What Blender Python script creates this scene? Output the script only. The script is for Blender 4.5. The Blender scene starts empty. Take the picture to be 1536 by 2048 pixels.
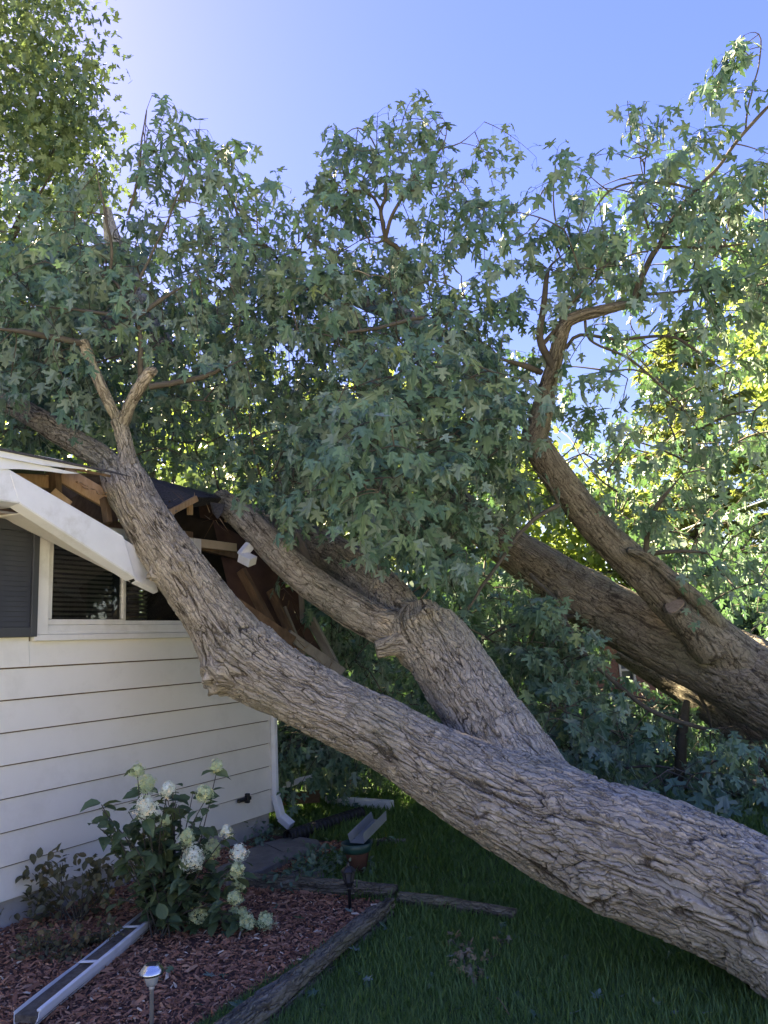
import bpy, bmesh, math, random
import numpy as np
from mathutils import Vector

# ------------------------------------------------------------------ camera, sky, sun, exposure
scene = bpy.context.scene
col = scene.collection
F = 1479.0
PITCH, ROLL = math.radians(10.3), math.radians(-3.0)
CAM = np.array([0.0, 0.0, 1.6])
def _rx(a):
    c, s = math.cos(a), math.sin(a); return np.array([[1, 0, 0], [0, c, -s], [0, s, c]])
def _rz(a):
    c, s = math.cos(a), math.sin(a); return np.array([[c, -s, 0], [s, c, 0], [0, 0, 1]])
RC = _rx(math.pi/2 + PITCH) @ _rz(ROLL)
cam_d = bpy.data.cameras.new('camera')
cam_d.sensor_fit = 'VERTICAL'; cam_d.sensor_height = 36.0; cam_d.lens = F/2048*36.0
cam_d.clip_start = 0.05; cam_d.clip_end = 2000
cam = bpy.data.objects.new('camera', cam_d); col.objects.link(cam)
from mathutils import Matrix
M4 = Matrix([list(RC[i]) + [float(CAM[i])] for i in range(3)] + [[0, 0, 0, 1]])
cam.matrix_world = M4
scene.camera = cam

SUN_AZ, SUN_EL = math.radians(-49), math.radians(40)      # azimuth from +Y towards +X
world = bpy.data.worlds.new('World'); scene.world = world; world.use_nodes = True
wn = world.node_tree
bg = wn.nodes['Background']
sky = wn.nodes.new('ShaderNodeTexSky'); sky.sky_type = 'NISHITA'; sky.sun_disc = False
sky.sun_elevation = SUN_EL; sky.sun_rotation = SUN_AZ
sky.air_density = 1.0; sky.dust_density = 0.3; sky.ozone_density = 4.5; sky.altitude = 200
hs = wn.nodes.new('ShaderNodeHueSaturation'); hs.inputs['Saturation'].default_value = 2.05; hs.inputs['Hue'].default_value = 0.543
gm_ = wn.nodes.new('ShaderNodeGamma'); gm_.inputs[1].default_value = 0.42
wn.links.new(sky.outputs[0], gm_.inputs[0]); wn.links.new(gm_.outputs[0], hs.inputs['Color']); wn.links.new(hs.outputs[0], bg.inputs[0]); bg.inputs[1].default_value = 0.07
sun_d = bpy.data.lights.new('sun', 'SUN'); sun_d.energy = 5.0; sun_d.angle = math.radians(0.53); sun_d.color = (1.0, 0.92, 0.80)
sun = bpy.data.objects.new('sun', sun_d); col.objects.link(sun)
sdir = Vector((math.sin(SUN_AZ)*math.cos(SUN_EL), math.cos(SUN_AZ)*math.cos(SUN_EL), math.sin(SUN_EL)))
sun.rotation_euler = sdir.to_track_quat('Z', 'Y').to_euler(); sun.location = sdir*60
scene.view_settings.view_transform = 'Standard'; scene.view_settings.look = 'None'
scene.view_settings.gamma = 1.0; scene.view_settings.use_curve_mapping = False
scene.view_settings.exposure = 3.95
scene.view_settings.use_white_balance = True; scene.view_settings.white_balance_temperature = 9000; scene.view_settings.white_balance_tint = 6
scene.cycles.max_bounces = 8; scene.cycles.diffuse_bounces = 4; scene.cycles.transmission_bounces = 6

# ------------------------------------------------------------------ placing helpers
def ray(x, y): return RC @ np.array([(x-768)/F, -(y-1024)/F, -1.0])
def P(x, y, d): return CAM + d*ray(x, y)                        # the place at depth d (metres)
def G(x, y, z=0.0):
    r = ray(x, y); return CAM + r*((z-CAM[2])/r[2])             # the place on the ground
def proj(p):
    q = (np.asarray(p) - CAM) @ RC
    return 768 + F*q[..., 0]/-q[..., 2], 1024 - F*q[..., 1]/-q[..., 2], -q[..., 2]
# house frame: corner, along the wall (to the left), outward
_v = ray(1678, 1246); _v[2] = 0; _v /= np.linalg.norm(_v)
HA = -_v; HN = np.array([_v[1], -_v[0], 0.0]); HC = G(541, 1664); HC[2] = 0
HZ = np.array([0, 0, 1.0])
def H(s, o, z): return HC + HA*s + HN*o + HZ*z
def WL(x, y, o=0.0):
    r = ray(x, y); t = ((HC + HN*o - CAM) @ HN)/(r @ HN); return CAM + r*t
def WLd(x, y, o=0.0):
    r = ray(x, y); return ((HC + HN*o - CAM) @ HN)/(r @ HN)

rng = np.random.default_rng(11)
random.seed(5)

# ------------------------------------------------------------------ numpy noise
def _hash(ix, iy, iz, seed):
    h = (ix.astype(np.int64)*374761393 + iy.astype(np.int64)*668265263 + iz.astype(np.int64)*2147483647 + seed*1274126177) & 0xffffffff
    h = ((h ^ (h >> 13))*1274126177) & 0xffffffff
    h = ((h ^ (h >> 16))*2246822519) & 0xffffffff
    return ((h ^ (h >> 15)) & 0xffffff)/float(0xffffff)
def vnoise(p, seed=0):
    p = np.asarray(p, float); i = np.floor(p).astype(np.int64); f = p - i; f = f*f*(3-2*f)
    r = 0
    for dx in (0, 1):
        wx = f[:, 0] if dx else 1-f[:, 0]
        for dy in (0, 1):
            wy = f[:, 1] if dy else 1-f[:, 1]
            for dz in (0, 1):
                wz = f[:, 2] if dz else 1-f[:, 2]
                r = r + wx*wy*wz*_hash(i[:, 0]+dx, i[:, 1]+dy, i[:, 2]+dz, seed)
    return r*2-1
def fbm(p, oct=3, seed=0):
    a, t = 1.0, 0
    for k in range(oct):
        t = t + a*vnoise(np.asarray(p)*2**k, seed+k); a *= .5
    return t
def voro(u, v, nv, seed):
    """distance to the cell edge, cell random, along-cell offset; periodic in v with nv cells"""
    iu = np.floor(u).astype(np.int64); iv = np.floor(v).astype(np.int64)
    d1 = np.full(u.shape, 9.0); d2 = np.full(u.shape, 9.0); rid = np.zeros(u.shape); off = np.zeros(u.shape)
    z = np.zeros_like(iu)
    for du in (-1, 0, 1):
        for dv in (-1, 0, 1):
            cu = iu+du; cv = iv+dv; cw = np.mod(cv, nv)
            pu = cu + .1 + .8*_hash(cu, cw, z, seed); pv = cv + .1 + .8*_hash(cu, cw, z+1, seed)
            d = np.sqrt((u-pu)**2 + (v-pv)**2)
            near = d < d1
            d2 = np.where(near, d1, np.minimum(d2, d))
            rid = np.where(near, _hash(cu, cw, z+2, seed), rid); off = np.where(near, u-pu, off)
            d1 = np.where(near, d, d1)
    return d2-d1, rid, off
def sstep(a, b, x):
    t = np.clip((x-a)/(b-a), 0, 1); return t*t*(3-2*t)

# ------------------------------------------------------------------ mesh helpers
def tag(o, label=None, cat=None, group=None, kind=None):
    if label: o['label'] = label
    if cat: o['category'] = cat
    if group: o['group'] = group
    if kind: o['kind'] = kind
    return o
def link(name, me, mat=None, parent=None):
    if mat is not None and not me.materials: me.materials.append(mat)
    o = bpy.data.objects.new(name, me); col.objects.link(o)
    if parent is not None:
        o.parent = parent
        o.matrix_parent_inverse = Matrix.Translation(-Vector(parent.location))
    return o
def empty(name, loc, label, cat, group=None):
    o = bpy.data.objects.new(name, None); col.objects.link(o); o.location = [float(c) for c in loc]
    return tag(o, label, cat, group)
def npmesh(name, verts, polys, smooth=False, attrs=None, uv=None):
    """polys: (n,k) int array, or list of such arrays"""
    me = bpy.data.meshes.new(name)
    verts = np.ascontiguousarray(verts, dtype=np.float32)
    if not isinstance(polys, list): polys = [polys]
    polys = [p for p in polys if len(p)]
    loops = np.concatenate([p.reshape(-1) for p in polys]).astype(np.int32)
    sizes = np.concatenate([np.full(len(p), p.shape[1]) for p in polys]).astype(np.int32)
    starts = np.concatenate([[0], np.cumsum(sizes)[:-1]]).astype(np.int32)
    me.vertices.add(len(verts)); me.vertices.foreach_set('co', verts.reshape(-1))
    me.loops.add(len(loops)); me.loops.foreach_set('vertex_index', loops)
    me.polygons.add(len(sizes)); me.polygons.foreach_set('loop_start', starts)
    try: me.polygons.foreach_set('loop_total', sizes)
    except Exception: pass
    me.polygons.foreach_set('use_smooth', np.full(len(sizes), smooth, dtype=bool))
    for k, v in (attrs or {}).items():
        a = me.attributes.new(k, 'FLOAT', 'POINT'); a.data.foreach_set('value', np.ascontiguousarray(v, dtype=np.float32))
    if uv is not None:
        l = me.uv_layers.new(name='UVMap'); l.data.foreach_set('uv', np.ascontiguousarray(uv[loops], dtype=np.float32).reshape(-1))
    me.update(calc_edges=True); me.validate()
    return me
class MB:
    def __init__(s): s.v = []; s.f = []
    def hexa(s, p):                                  # p: 8 points, bottom loop then top loop
        b = len(s.v); s.v += [tuple(float(c) for c in q) for q in p]
        for f in ((3, 2, 1, 0), (4, 5, 6, 7), (0, 1, 5, 4), (1, 2, 6, 5), (2, 3, 7, 6), (3, 0, 4, 7)): s.f.append(tuple(b+i for i in f))
        return s
    def hbox(s, s0, s1, o0, o1, z0, z1):
        return s.hexa([H(s0, o0, z0), H(s1, o0, z0), H(s1, o1, z0), H(s0, o1, z0), H(s0, o0, z1), H(s1, o0, z1), H(s1, o1, z1), H(s0, o1, z1)])
    def box(s, x0, x1, y0, y1, z0, z1):
        return s.hexa([(x0, y0, z0), (x1, y0, z0), (x1, y1, z0), (x0, y1, z0), (x0, y0, z1), (x1, y0, z1), (x1, y1, z1), (x0, y1, z1)])
    def beam(s, a, b, w, h, up=(0, 0, 1)):
        a = np.asarray(a, float); b = np.asarray(b, float); d = b-a; d /= np.linalg.norm(d)
        up = np.asarray(up, float); sd = np.cross(d, up); sd /= np.linalg.norm(sd); u = np.cross(sd, d)
        q = []
        for p in (a, b):
            for i, j in ((-1, -1), (1, -1), (1, 1), (-1, 1)): q.append(p + sd*w/2*i + u*h/2*j)
        return s.hexa(q)
    def slab(s, pts, nrm, t):                        # polygon of points thickened along nrm
        n = len(pts); b = len(s.v); nrm = np.asarray(nrm, float); nrm = nrm/np.linalg.norm(nrm)
        s.v += [tuple(map(float, p)) for p in pts] + [tuple(map(float, np.asarray(p)-nrm*t)) for p in pts]
        s.f.append(tuple(b+i for i in range(n))); s.f.append(tuple(b+n+i for i in reversed(range(n))))
        for i in range(n):
            j = (i+1) % n; s.f.append((b+i, b+n+i, b+n+j, b+j))
        return s
    def lathe(s, c, prof, n=24, axis=None):          # prof: (r,z) list
        b = len(s.v); c = np.asarray(c, float)
        for r, z in prof:
            for k in range(n):
                a = 2*math.pi*k/n; s.v.append((c[0]+r*math.cos(a), c[1]+r*math.sin(a), c[2]+z))
        for i in range(len(prof)-1):
            for k in range(n):
                k2 = (k+1) % n; s.f.append((b+i*n+k, b+i*n+k2, b+(i+1)*n+k2, b+(i+1)*n+k))
        s.f.append(tuple(b+k for k in reversed(range(n)))); s.f.append(tuple(b+(len(prof)-1)*n+k for k in range(n)))
        return s
    def mesh(s, name, bevel=0.0, smooth=False):
        me = bpy.data.meshes.new(name); me.from_pydata(s.v, [], s.f)
        bm = bmesh.new(); bm.from_mesh(me)
        bmesh.ops.recalc_face_normals(bm, faces=bm.faces)
        if bevel: bmesh.ops.bevel(bm, geom=list(bm.edges), offset=bevel, segments=1, affect='EDGES', clamp_overlap=True)
        bm.to_mesh(me); bm.free()
        if smooth: me.polygons.foreach_set('use_smooth', [True]*len(me.polygons))
        me.update(); return me
    def build(s, name, mat, parent=None, bevel=0.0, smooth=False): return link(name, s.mesh(name, bevel, smooth), mat, parent)

def catmull(pts, step):
    """resample control rows (any columns; first three are xyz) at about `step` metres"""
    pts = np.asarray(pts, float); n = len(pts)
    q = np.vstack([2*pts[0]-pts[1], pts, 2*pts[-1]-pts[-2]]); out = []
    for i in range(n-1):
        p0, p1, p2, p3 = q[i:i+4]; L = np.linalg.norm((p2-p1)[:3]); m = max(2, int(math.ceil(L/step)))
        t = (np.arange(m)/m)[:, None]
        out.append(.5*((2*p1) + (-p0+p2)*t + (2*p0-5*p1+4*p2-p3)*t**2 + (-p0+3*p1-3*p2+p3)*t**3))
    out.append(pts[-1:]); return np.vstack(out)
def frames(c):
    t = np.gradient(c, axis=0); t /= np.linalg.norm(t, axis=1)[:, None]
    a = np.zeros_like(t); up = np.array([0, 0, 1.0]) if abs(t[0, 2]) < .9 else np.array([1.0, 0, 0])
    s = np.cross(t[0], up); s /= np.linalg.norm(s); a[0] = s
    for i in range(1, len(c)):
        s = a[i-1] - t[i]*(a[i-1] @ t[i]); a[i] = s/np.linalg.norm(s)
    return t, a, np.cross(t, a)
def trunk_mesh(name, ctrl, step, nv, seed, depth=0.014, cellw=0.05, celll=0.2, knots=(), scars=(), unions=(), wob=.05, square=0):
    """bark-covered limb. ctrl rows: x y z r. unions: list of (sampled centres, radii, k)."""
    c = catmull(ctrl, step); r = c[:, 3]; c = c[:, :3]; n = len(c)
    t, a, b = frames(c)
    u = np.concatenate([[0], np.cumsum(np.linalg.norm(np.diff(c, axis=0), axis=1))])
    th = np.arange(nv)*2*math.pi/nv
    U = np.repeat(u, nv); TH = np.tile(th, n); Rr = np.repeat(r, nv); rm = float(np.mean(r))
    C = np.repeat(c, nv, axis=0); nrm = np.repeat(a, nv, axis=0)*np.cos(TH)[:, None] + np.repeat(b, nv, axis=0)*np.sin(TH)[:, None]
    per = np.stack([np.cos(TH), np.sin(TH), U], 1)
    q = per*np.array([rm*4.2, rm*4.2, 2.6]) + seed*7.3
    low = fbm(per*np.array([1.3, 1.3, 2.2])+seed*3.1, 2, seed)
    R2 = Rr*(1 + wob*low)
    if square:
        R2 = R2/np.maximum(np.maximum(abs(np.cos(TH)), abs(np.sin(TH))), .74)**square
    base = C + nrm*R2[:, None]
    if len(knots) or len(scars):
        px, py, pd = proj(base); facing = np.einsum('ij,ij->i', nrm, CAM-base) > 0
    bump = np.zeros(len(U))
    for kx, ky, amp, size in knots:
        e = (px-kx)**2 + (py-ky)**2 + np.where(facing, 0, 1e7); i0 = int(np.argmin(e))
        d = np.linalg.norm(base-base[i0], axis=1); bump += amp*np.exp(-(d/size)**2)*(1+.35*np.cos(d/size*7))
    R2 = R2 + bump
    base = C + nrm*R2[:, None]
    for oc, orr, k in unions:
        sel = np.arange(0, len(oc), max(1, len(oc)//60)); best = np.full(len(U), 9.0)
        for i in sel: best = np.minimum(best, np.linalg.norm(base-oc[i], axis=1)-orr[i])
        hh = np.maximum(k-np.abs(best), 0)**2/(4*k); base = base + nrm*hh[:, None]
    # bark
    def cyl(fr, fu, o=0): return np.stack([np.cos(TH)*rm*fr, np.sin(TH)*rm*fr, U*fu], 1) + o
    warp = fbm(cyl(5, 2.4, seed*7.3), 2, seed+20); warp2 = fbm(cyl(6, 3.2, 31+seed), 2, seed+40)
    wv = np.stack([warp, warp2, .5*warp], 1)
    N = max(6, int(round(2*math.pi*rm/cellw))); N2 = int(N*1.7)
    e1, id1, of1 = voro(U/celll + .45*warp2, TH/(2*math.pi)*N + 1.3*warp, N, seed)
    e2, id2, of2 = voro(U/celll*2.1 + .6*warp + 5, TH/(2*math.pi)*N2 + 1.5*warp2, N2, seed+3)
    sc = .045/cellw
    l1 = np.abs(fbm(cyl(11.5*sc, 1.25) + wv*.55, 2, seed+60)); l2 = np.abs(fbm(cyl(27*sc, 3.1, 17) + wv*.6, 2, seed+63))
    fade = sstep(-.5, .35, fbm(cyl(9, 5, 3), 2, seed+66))
    c1 = sstep(.0, .13, e1); c2 = sstep(.0, .13, e2); c3 = sstep(.0, .115, l1); c4 = sstep(.0, .08, l2)
    fine = fbm(cyl(50, 16), 3, seed+80)
    strength = .75 + .35*fbm(per*np.array([2, 2, 3.0])+9, 2, seed+90)
    plate = (1-.95*(1-c1)*(.45+.55*fade))*(1-.9*(1-c3))*(1-.55*(1-c2)*fade)*(1-.5*(1-c4))
    h = (plate-1)*.95 + .40*(id1-.5)*c1 + .34*of1*c1 + .30*(id2-.5)*c2 + .22*of2*c2 + .16*fine + .35*l1
    mask = np.zeros(len(U))
    for kx, ky, lu, lv in scars:
        e = (px-kx)**2 + (py-ky)**2 + np.where(facing, 0, 1e7); i0 = int(np.argmin(e))
        dv = np.arctan2(np.sin(TH-TH[i0]), np.cos(TH-TH[i0]))*Rr
        x = (U-U[i0])/lu; y = (dv + .25*lu*x*0)/(lv*np.clip(1.0-np.abs(x)**1.5*.9, .05, 1))
        mask = np.maximum(mask, (1-sstep(.75, 1.0, np.abs(x)))*(1-sstep(.7, 1.0, np.abs(y)+.12*fine)))
    h = h*(1-mask) + mask*(-.75+.05*fine)
    pos = base + nrm*(depth*strength*np.clip(Rr/rm, .6, 1.3)*h)[:, None]
    idx = np.arange(n*nv).reshape(n, nv); nx = np.roll(idx, -1, axis=1)
    quads = np.stack([idx[:-1], nx[:-1], nx[1:], idx[1:]], -1).reshape(-1, 4)
    pos = np.vstack([pos, c[:1], c[-1:]]); k = n*nv
    t0 = np.stack([np.full(nv, k), nx[0], idx[0]], 1); t1 = np.stack([np.full(nv, k+1), idx[-1], nx[-1]], 1)
    def ext(x): return np.concatenate([x, [x[0]], [x[-1]]])
    uv = np.stack([ext(U), ext(TH*rm)], 1)
    me = npmesh(name, pos, [quads, t0, t1], True, {'crack': ext(np.clip(plate, 0, 1)), 'cell': ext(id1*.6+id2*.4), 'scar': ext(mask)}, uv)
    return me, (c, r)
def tubes(paths, sides=5):
    """many thin limbs in one mesh: each path an (m,4) array x y z r"""
    VV, FF, base = [], [], 0
    th = np.arange(sides)*2*math.pi/sides
    for p in paths:
        c = p[:, :3]; t, a, b = frames(c); m = len(c)
        v = c[:, None, :] + (a[:, None, :]*np.cos(th)[None, :, None] + b[:, None, :]*np.sin(th)[None, :, None])*p[:, 3][:, None, None]
        VV.append(v.reshape(-1, 3)); idx = base + np.arange(m*sides).reshape(m, sides); nx = np.roll(idx, -1, axis=1)
        FF.append(np.stack([idx[:-1], nx[:-1], nx[1:], idx[1:]], -1).reshape(-1, 4)); base += m*sides
    return np.vstack(VV), np.vstack(FF)
def unit(v): return v/np.maximum(np.linalg.norm(v, axis=-1, keepdims=True), 1e-9)
def scatter(tv, tpolys, pos, side, axis, nrm, size):
    """copies of a template: x along side, y along axis, z along nrm"""
    n, k = len(pos), len(tv)
    v = pos[:, None, :] + size[:, None, None]*(tv[None, :, 0:1]*side[:, None, :] + tv[None, :, 1:2]*axis[:, None, :] + tv[None, :, 2:3]*nrm[:, None, :])
    off = (np.arange(n)*k)[:, None, None]
    return v.reshape(-1, 3), [(np.asarray(p)[None]+off).reshape(-1, np.asarray(p).shape[1]) for p in tpolys]

# ------------------------------------------------------------------ materials
def new_mat(name):
    m = bpy.data.materials.new(name); m.use_nodes = True; nt = m.node_tree; b = nt.nodes['Principled BSDF']; return m, nt, b
def nd(nt, t, **k):
    n = nt.nodes.new(t)
    for a, v in k.items(): setattr(n, a, v)
    return n
def ramp(nt, fac, stops):
    r = nd(nt, 'ShaderNodeValToRGB'); e = r.color_ramp.elements
    e[0].position, e[0].color = stops[0][0], (*stops[0][1], 1); e[1].position, e[1].color = stops[-1][0], (*stops[-1][1], 1)
    for p, c in stops[1:-1]:
        x = e.new(p); x.color = (*c, 1)
    nt.links.new(fac, r.inputs[0]); return r.outputs[0]
def noise(nt, vec, scale, detail=4, rough=.6):
    n = nd(nt, 'ShaderNodeTexNoise'); n.inputs['Scale'].default_value = scale; n.inputs['Detail'].default_value = detail; n.inputs['Roughness'].default_value = rough
    if vec is not None: nt.links.new(vec, n.inputs['Vector'])
    return n.outputs['Fac']
def mix(nt, fac, a, b, mode='MIX'):
    n = nd(nt, 'ShaderNodeMix', data_type='RGBA', blend_type=mode)
    for s, v in ((n.inputs['Factor'], fac), (n.inputs['A'], a), (n.inputs['B'], b)):
        if isinstance(v, (int, float)): s.default_value = v
        elif isinstance(v, tuple): s.default_value = (*v, 1)
        else: nt.links.new(v, s)
    return n.outputs['Result']
def bump(nt, h, strength, dist, b):
    n = nd(nt, 'ShaderNodeBump'); n.inputs['Strength'].default_value = strength; n.inputs['Distance'].default_value = dist
    nt.links.new(h, n.inputs['Height']); nt.links.new(n.outputs[0], b.inputs['Normal'])
def objco(nt, scale=(1, 1, 1)):
    tc = nd(nt, 'ShaderNodeTexCoord'); mp = nd(nt, 'ShaderNodeMapping'); mp.inputs['Scale'].default_value = scale
    nt.links.new(tc.outputs['Object'], mp.inputs[0]); return mp.outputs[0]
def attr(nt, name):
    a = nd(nt, 'ShaderNodeAttribute'); a.attribute_name = name; return a.outputs['Fac']
def simple(name, c1, c2, scale=8, rough=.6, bstr=.2, bdist=.004, spec=.4, metal=0, stretch=(1, 1, 1), dirt=None):
    m, nt, b = new_mat(name); co = objco(nt, stretch)
    f = noise(nt, co, scale, 6); c = ramp(nt, f, [(.3, c1), (.7, c2)])
    if dirt:
        f2 = noise(nt, objco(nt), 2.7, 8, .7); c = mix(nt, ramp(nt, f2, [(.52, (0, 0, 0)), (.75, (1, 1, 1))]), c, dirt)
    nt.links.new(c, b.inputs['Base Color']); b.inputs['Roughness'].default_value = rough; b.inputs['Metallic'].default_value = metal
    b.inputs['Specular IOR Level'].default_value = spec
    if bstr: bump(nt, noise(nt, co, scale*4, 5), bstr, bdist, b)
    return m

def bark_mat(name, dark, mid, light, moss=(.13, .14, .075), mossamt=.25):
    m, nt, b = new_mat(name)
    uv = nd(nt, 'ShaderNodeUVMap'); mp = nd(nt, 'ShaderNodeMapping'); mp.inputs['Scale'].default_value = (9, 40, 1); nt.links.new(uv.outputs[0], mp.inputs[0])
    cr, ce, sc = attr(nt, 'crack'), attr(nt, 'cell'), attr(nt, 'scar')
    fib = noise(nt, mp.outputs[0], 1.0, 6, .65); blot = noise(nt, objco(nt), 7, 6, .65); big = noise(nt, objco(nt), 1.6, 4)
    c = mix(nt, ce, mid, light)
    c = mix(nt, ramp(nt, fib, [(.3, (0, 0, 0)), (.72, (1, 1, 1))]), mix(nt, .45, c, dark), c)
    c = mix(nt, ramp(nt, cr, [(.12, (0, 0, 0)), (.72, (1, 1, 1))]), dark, c)
    c = mix(nt, ramp(nt, blot, [(.56, (0, 0, 0)), (.70, (.55, .55, .55))]), c, tuple(min(1, x*1.35) for x in light))
    mf = nd(nt, 'ShaderNodeMath', operation='MULTIPLY'); nt.links.new(ramp(nt, big, [(.5, (0, 0, 0)), (.68, (1, 1, 1))]), mf.inputs[0]); mf.inputs[1].default_value = mossamt
    c = mix(nt, mf.outputs[0], c, moss)
    c = mix(nt, sc, c, (.30, .28, .25))
    nt.links.new(c, b.inputs['Base Color']); b.inputs['Roughness'].default_value = .9; b.inputs['Specular IOR Level'].default_value = .2
    spk = noise(nt, objco(nt), 95, 3, .7)
    nv_ = nd(nt, 'ShaderNodeTexNoise'); nv_.inputs['Scale'].default_value = 9; nv_.inputs['Detail'].default_value = 3; nt.links.new(objco(nt), nv_.inputs['Vector'])
    m2 = nd(nt, 'ShaderNodeMapping'); m2.inputs['Scale'].default_value = (4.6, 36, 1); nt.links.new(uv.outputs[0], m2.inputs[0])
    ad = nd(nt, 'ShaderNodeVectorMath', operation='MULTIPLY_ADD'); nt.links.new(nv_.outputs['Color'], ad.inputs[0]); ad.inputs[1].default_value = (1.8, 3.6, 0); nt.links.new(m2.outputs[0], ad.inputs[2])
    vo = nd(nt, 'ShaderNodeTexVoronoi', feature='DISTANCE_TO_EDGE'); vo.inputs['Scale'].default_value = 1.0; nt.links.new(ad.outputs[0], vo.inputs['Vector'])
    fc = ramp(nt, vo.outputs['Distance'], [(.0, (0, 0, 0)), (.085, (1, 1, 1))])
    c = mix(nt, fc, mix(nt, .6, c, dark), c)
    c = mix(nt, ramp(nt, spk, [(.60, (0, 0, 0)), (.72, (.7, .7, .7))]), c, tuple(min(1, x*1.45) for x in light))
    c = mix(nt, ramp(nt, noise(nt, objco(nt), 38, 6, .75), [(.30, (.75, .75, .75)), (.52, (0, 0, 0))]), c, tuple(x*.55 for x in mid))
    nt.links.new(c, b.inputs['Base Color'])
    bump(nt, mix(nt, .45, mix(nt, .5, fib, noise(nt, objco(nt), 70, 6, .7)), fc), 1.0, .014, b)
    return m
def leaf_mat(name, top, top2, under, trans, tamt=.3, rough=.45):
    m, nt, b = new_mat(name)
    r = attr(nt, 'rnd'); geo = nd(nt, 'ShaderNodeNewGeometry')
    c = ramp(nt, r, [(.0, top), (.72, top2), (1.0, (top2[0]*1.5, top2[1]*1.12, top2[2]*.75))])
    c = mix(nt, geo.outputs['Backfacing'], c, under)
    c = mix(nt, ramp(nt, noise(nt, objco(nt), 55, 2), [(.35, (0, 0, 0)), (.7, (.3, .3, .3))]), c, mix(nt, .5, c, under))
    nt.links.new(c, b.inputs['Base Color']); b.inputs['Roughness'].default_value = rough; b.inputs['Specular IOR Level'].default_value = .3
    tr = nd(nt, 'ShaderNodeBsdfTranslucent'); tr.inputs[0].default_value = (*trans, 1)
    mx = nd(nt, 'ShaderNodeMixShader'); mx.inputs[0].default_value = tamt
    nt.links.new(b.outputs[0], mx.inputs[1]); nt.links.new(tr.outputs[0], mx.inputs[2])
    nt.links.new(mx.outputs[0], nt.nodes['Material Output'].inputs[0]); return m

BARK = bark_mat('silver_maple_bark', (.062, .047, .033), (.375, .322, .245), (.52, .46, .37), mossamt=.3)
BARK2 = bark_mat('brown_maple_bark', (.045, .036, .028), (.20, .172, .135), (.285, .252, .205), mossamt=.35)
TWIG = simple('twig_bark', (.05, .042, .034), (.10, .088, .07), 14, .85, .4, .003)
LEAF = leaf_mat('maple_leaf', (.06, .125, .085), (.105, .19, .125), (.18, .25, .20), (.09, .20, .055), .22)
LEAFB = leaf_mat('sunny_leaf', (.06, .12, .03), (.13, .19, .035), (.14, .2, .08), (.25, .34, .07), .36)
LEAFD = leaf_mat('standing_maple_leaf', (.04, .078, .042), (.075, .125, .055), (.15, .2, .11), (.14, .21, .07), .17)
LEAFC = leaf_mat('conifer_needles', (.06, .095, .03), (.12, .14, .04), (.11, .14, .06), (.25, .32, .07), .3)
LEAFH = leaf_mat('hydrangea_leaf', (.055, .095, .045), (.10, .15, .07), (.09, .12, .065), (.12, .2, .04), .22, .5)
LEAFS = leaf_mat('shrub_leaf', (.07, .075, .04), (.13, .11, .055), (.13, .13, .08), (.2, .2, .06), .22, .55)
PETAL = leaf_mat('hydrangea_petal', (.80, .83, .70), (.86, .88, .78), (.80, .84, .70), (.6, .7, .4), .2, .6)
PETALG = leaf_mat('hydrangea_green_petal', (.54, .64, .36), (.66, .74, .47), (.58, .66, .40), (.45, .55, .2), .25, .6)
PAINT = simple('siding_paint', (.73, .69, .60), (.77, .73, .64), 3, .6, .25, .0015, .35, stretch=(1, 1, 1), dirt=(.66, .62, .53))
CONC = simple('foundation_concrete', (.32, .31, .29), (.43, .41, .38), 6, .9, .5, .006, .2, dirt=(.2, .18, .15))
WHITE = simple('white_aluminium', (.70, .71, .72), (.78, .79, .80), 5, .38, .08, .002, .5, dirt=(.52, .51, .48))
TRIM = simple('window_trim_paint', (.62, .60, .56), (.70, .68, .64), 6, .5, .1, .002, .4, dirt=(.5, .47, .42))
WOODN = simple('fresh_torn_wood', (.33, .20, .105), (.47, .31, .175), 9, .75, .5, .004, .25, stretch=(1, 6, 1))
WOODO = simple('old_framing_wood', (.10, .062, .04), (.19, .125, .08), 7, .85, .5, .004, .2, stretch=(1, 5, 1))
WOODG = simple('weathered_board', (.20, .175, .15), (.30, .27, .235), 9, .85, .5, .004, .2, stretch=(1, 5, 1))
SHEATH = simple('sheathing_board', (.055, .031, .025), (.10, .058, .043), 5, .85, .4, .003, .2)
SHING = simple('asphalt_shingle', (.045, .045, .05), (.095, .09, .095), 60, .95, .6, .004, .15)
SHUT = simple('shutter_paint', (.035, .038, .045), (.05, .053, .06), 6, .5, .1, .002, .4)
DARK = simple('attic_dark', (.03, .024, .02), (.055, .045, .037), 4, .95, .2, .004, .1)  # near-black brown puts the attic's gloom into the base colour
BLIND = simple('blind_slat_vinyl', (.10, .095, .085), (.14, .13, .12), 6, .5, .05, .001, .4)
TIMB = simple('landscape_timber', (.085, .075, .05), (.20, .18, .125), 7, .9, .8, .008, .15, stretch=(1, 1, 1), dirt=(.085, .095, .045))
TIMBG = bark_mat('timber_weathered', (.05, .04, .03), (.185, .163, .118), (.26, .23, .17), (.10, .11, .05), .5)
BLACK = simple('black_metal', (.012, .012, .013), (.022, .022, .024), 8, .45, .1, .001, .5)
CORR = simple('black_plastic_pipe', (.010, .010, .011), (.02, .02, .02), 8, .5, .1, .001, .4)
CHROME = simple('brushed_steel', (.55, .55, .55), (.68, .68, .68), 12, .22, .05, .001, .5, metal=1)
POTG = simple('dark_green_plastic', (.012, .05, .042), (.02, .07, .06), 8, .4, .1, .001, .5)
TERR = simple('terracotta', (.06, .028, .019), (.09, .042, .028), 8, .8, .3, .002, .2)
STONE = simple('flat_stone', (.15, .14, .125), (.25, .235, .21), 6, .9, .8, .008, .2, dirt=(.1, .095, .075))
BRICK = simple('neighbour_brick', (.14, .06, .045), (.21, .10, .075), 30, .9, .4, .006, .2)
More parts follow.
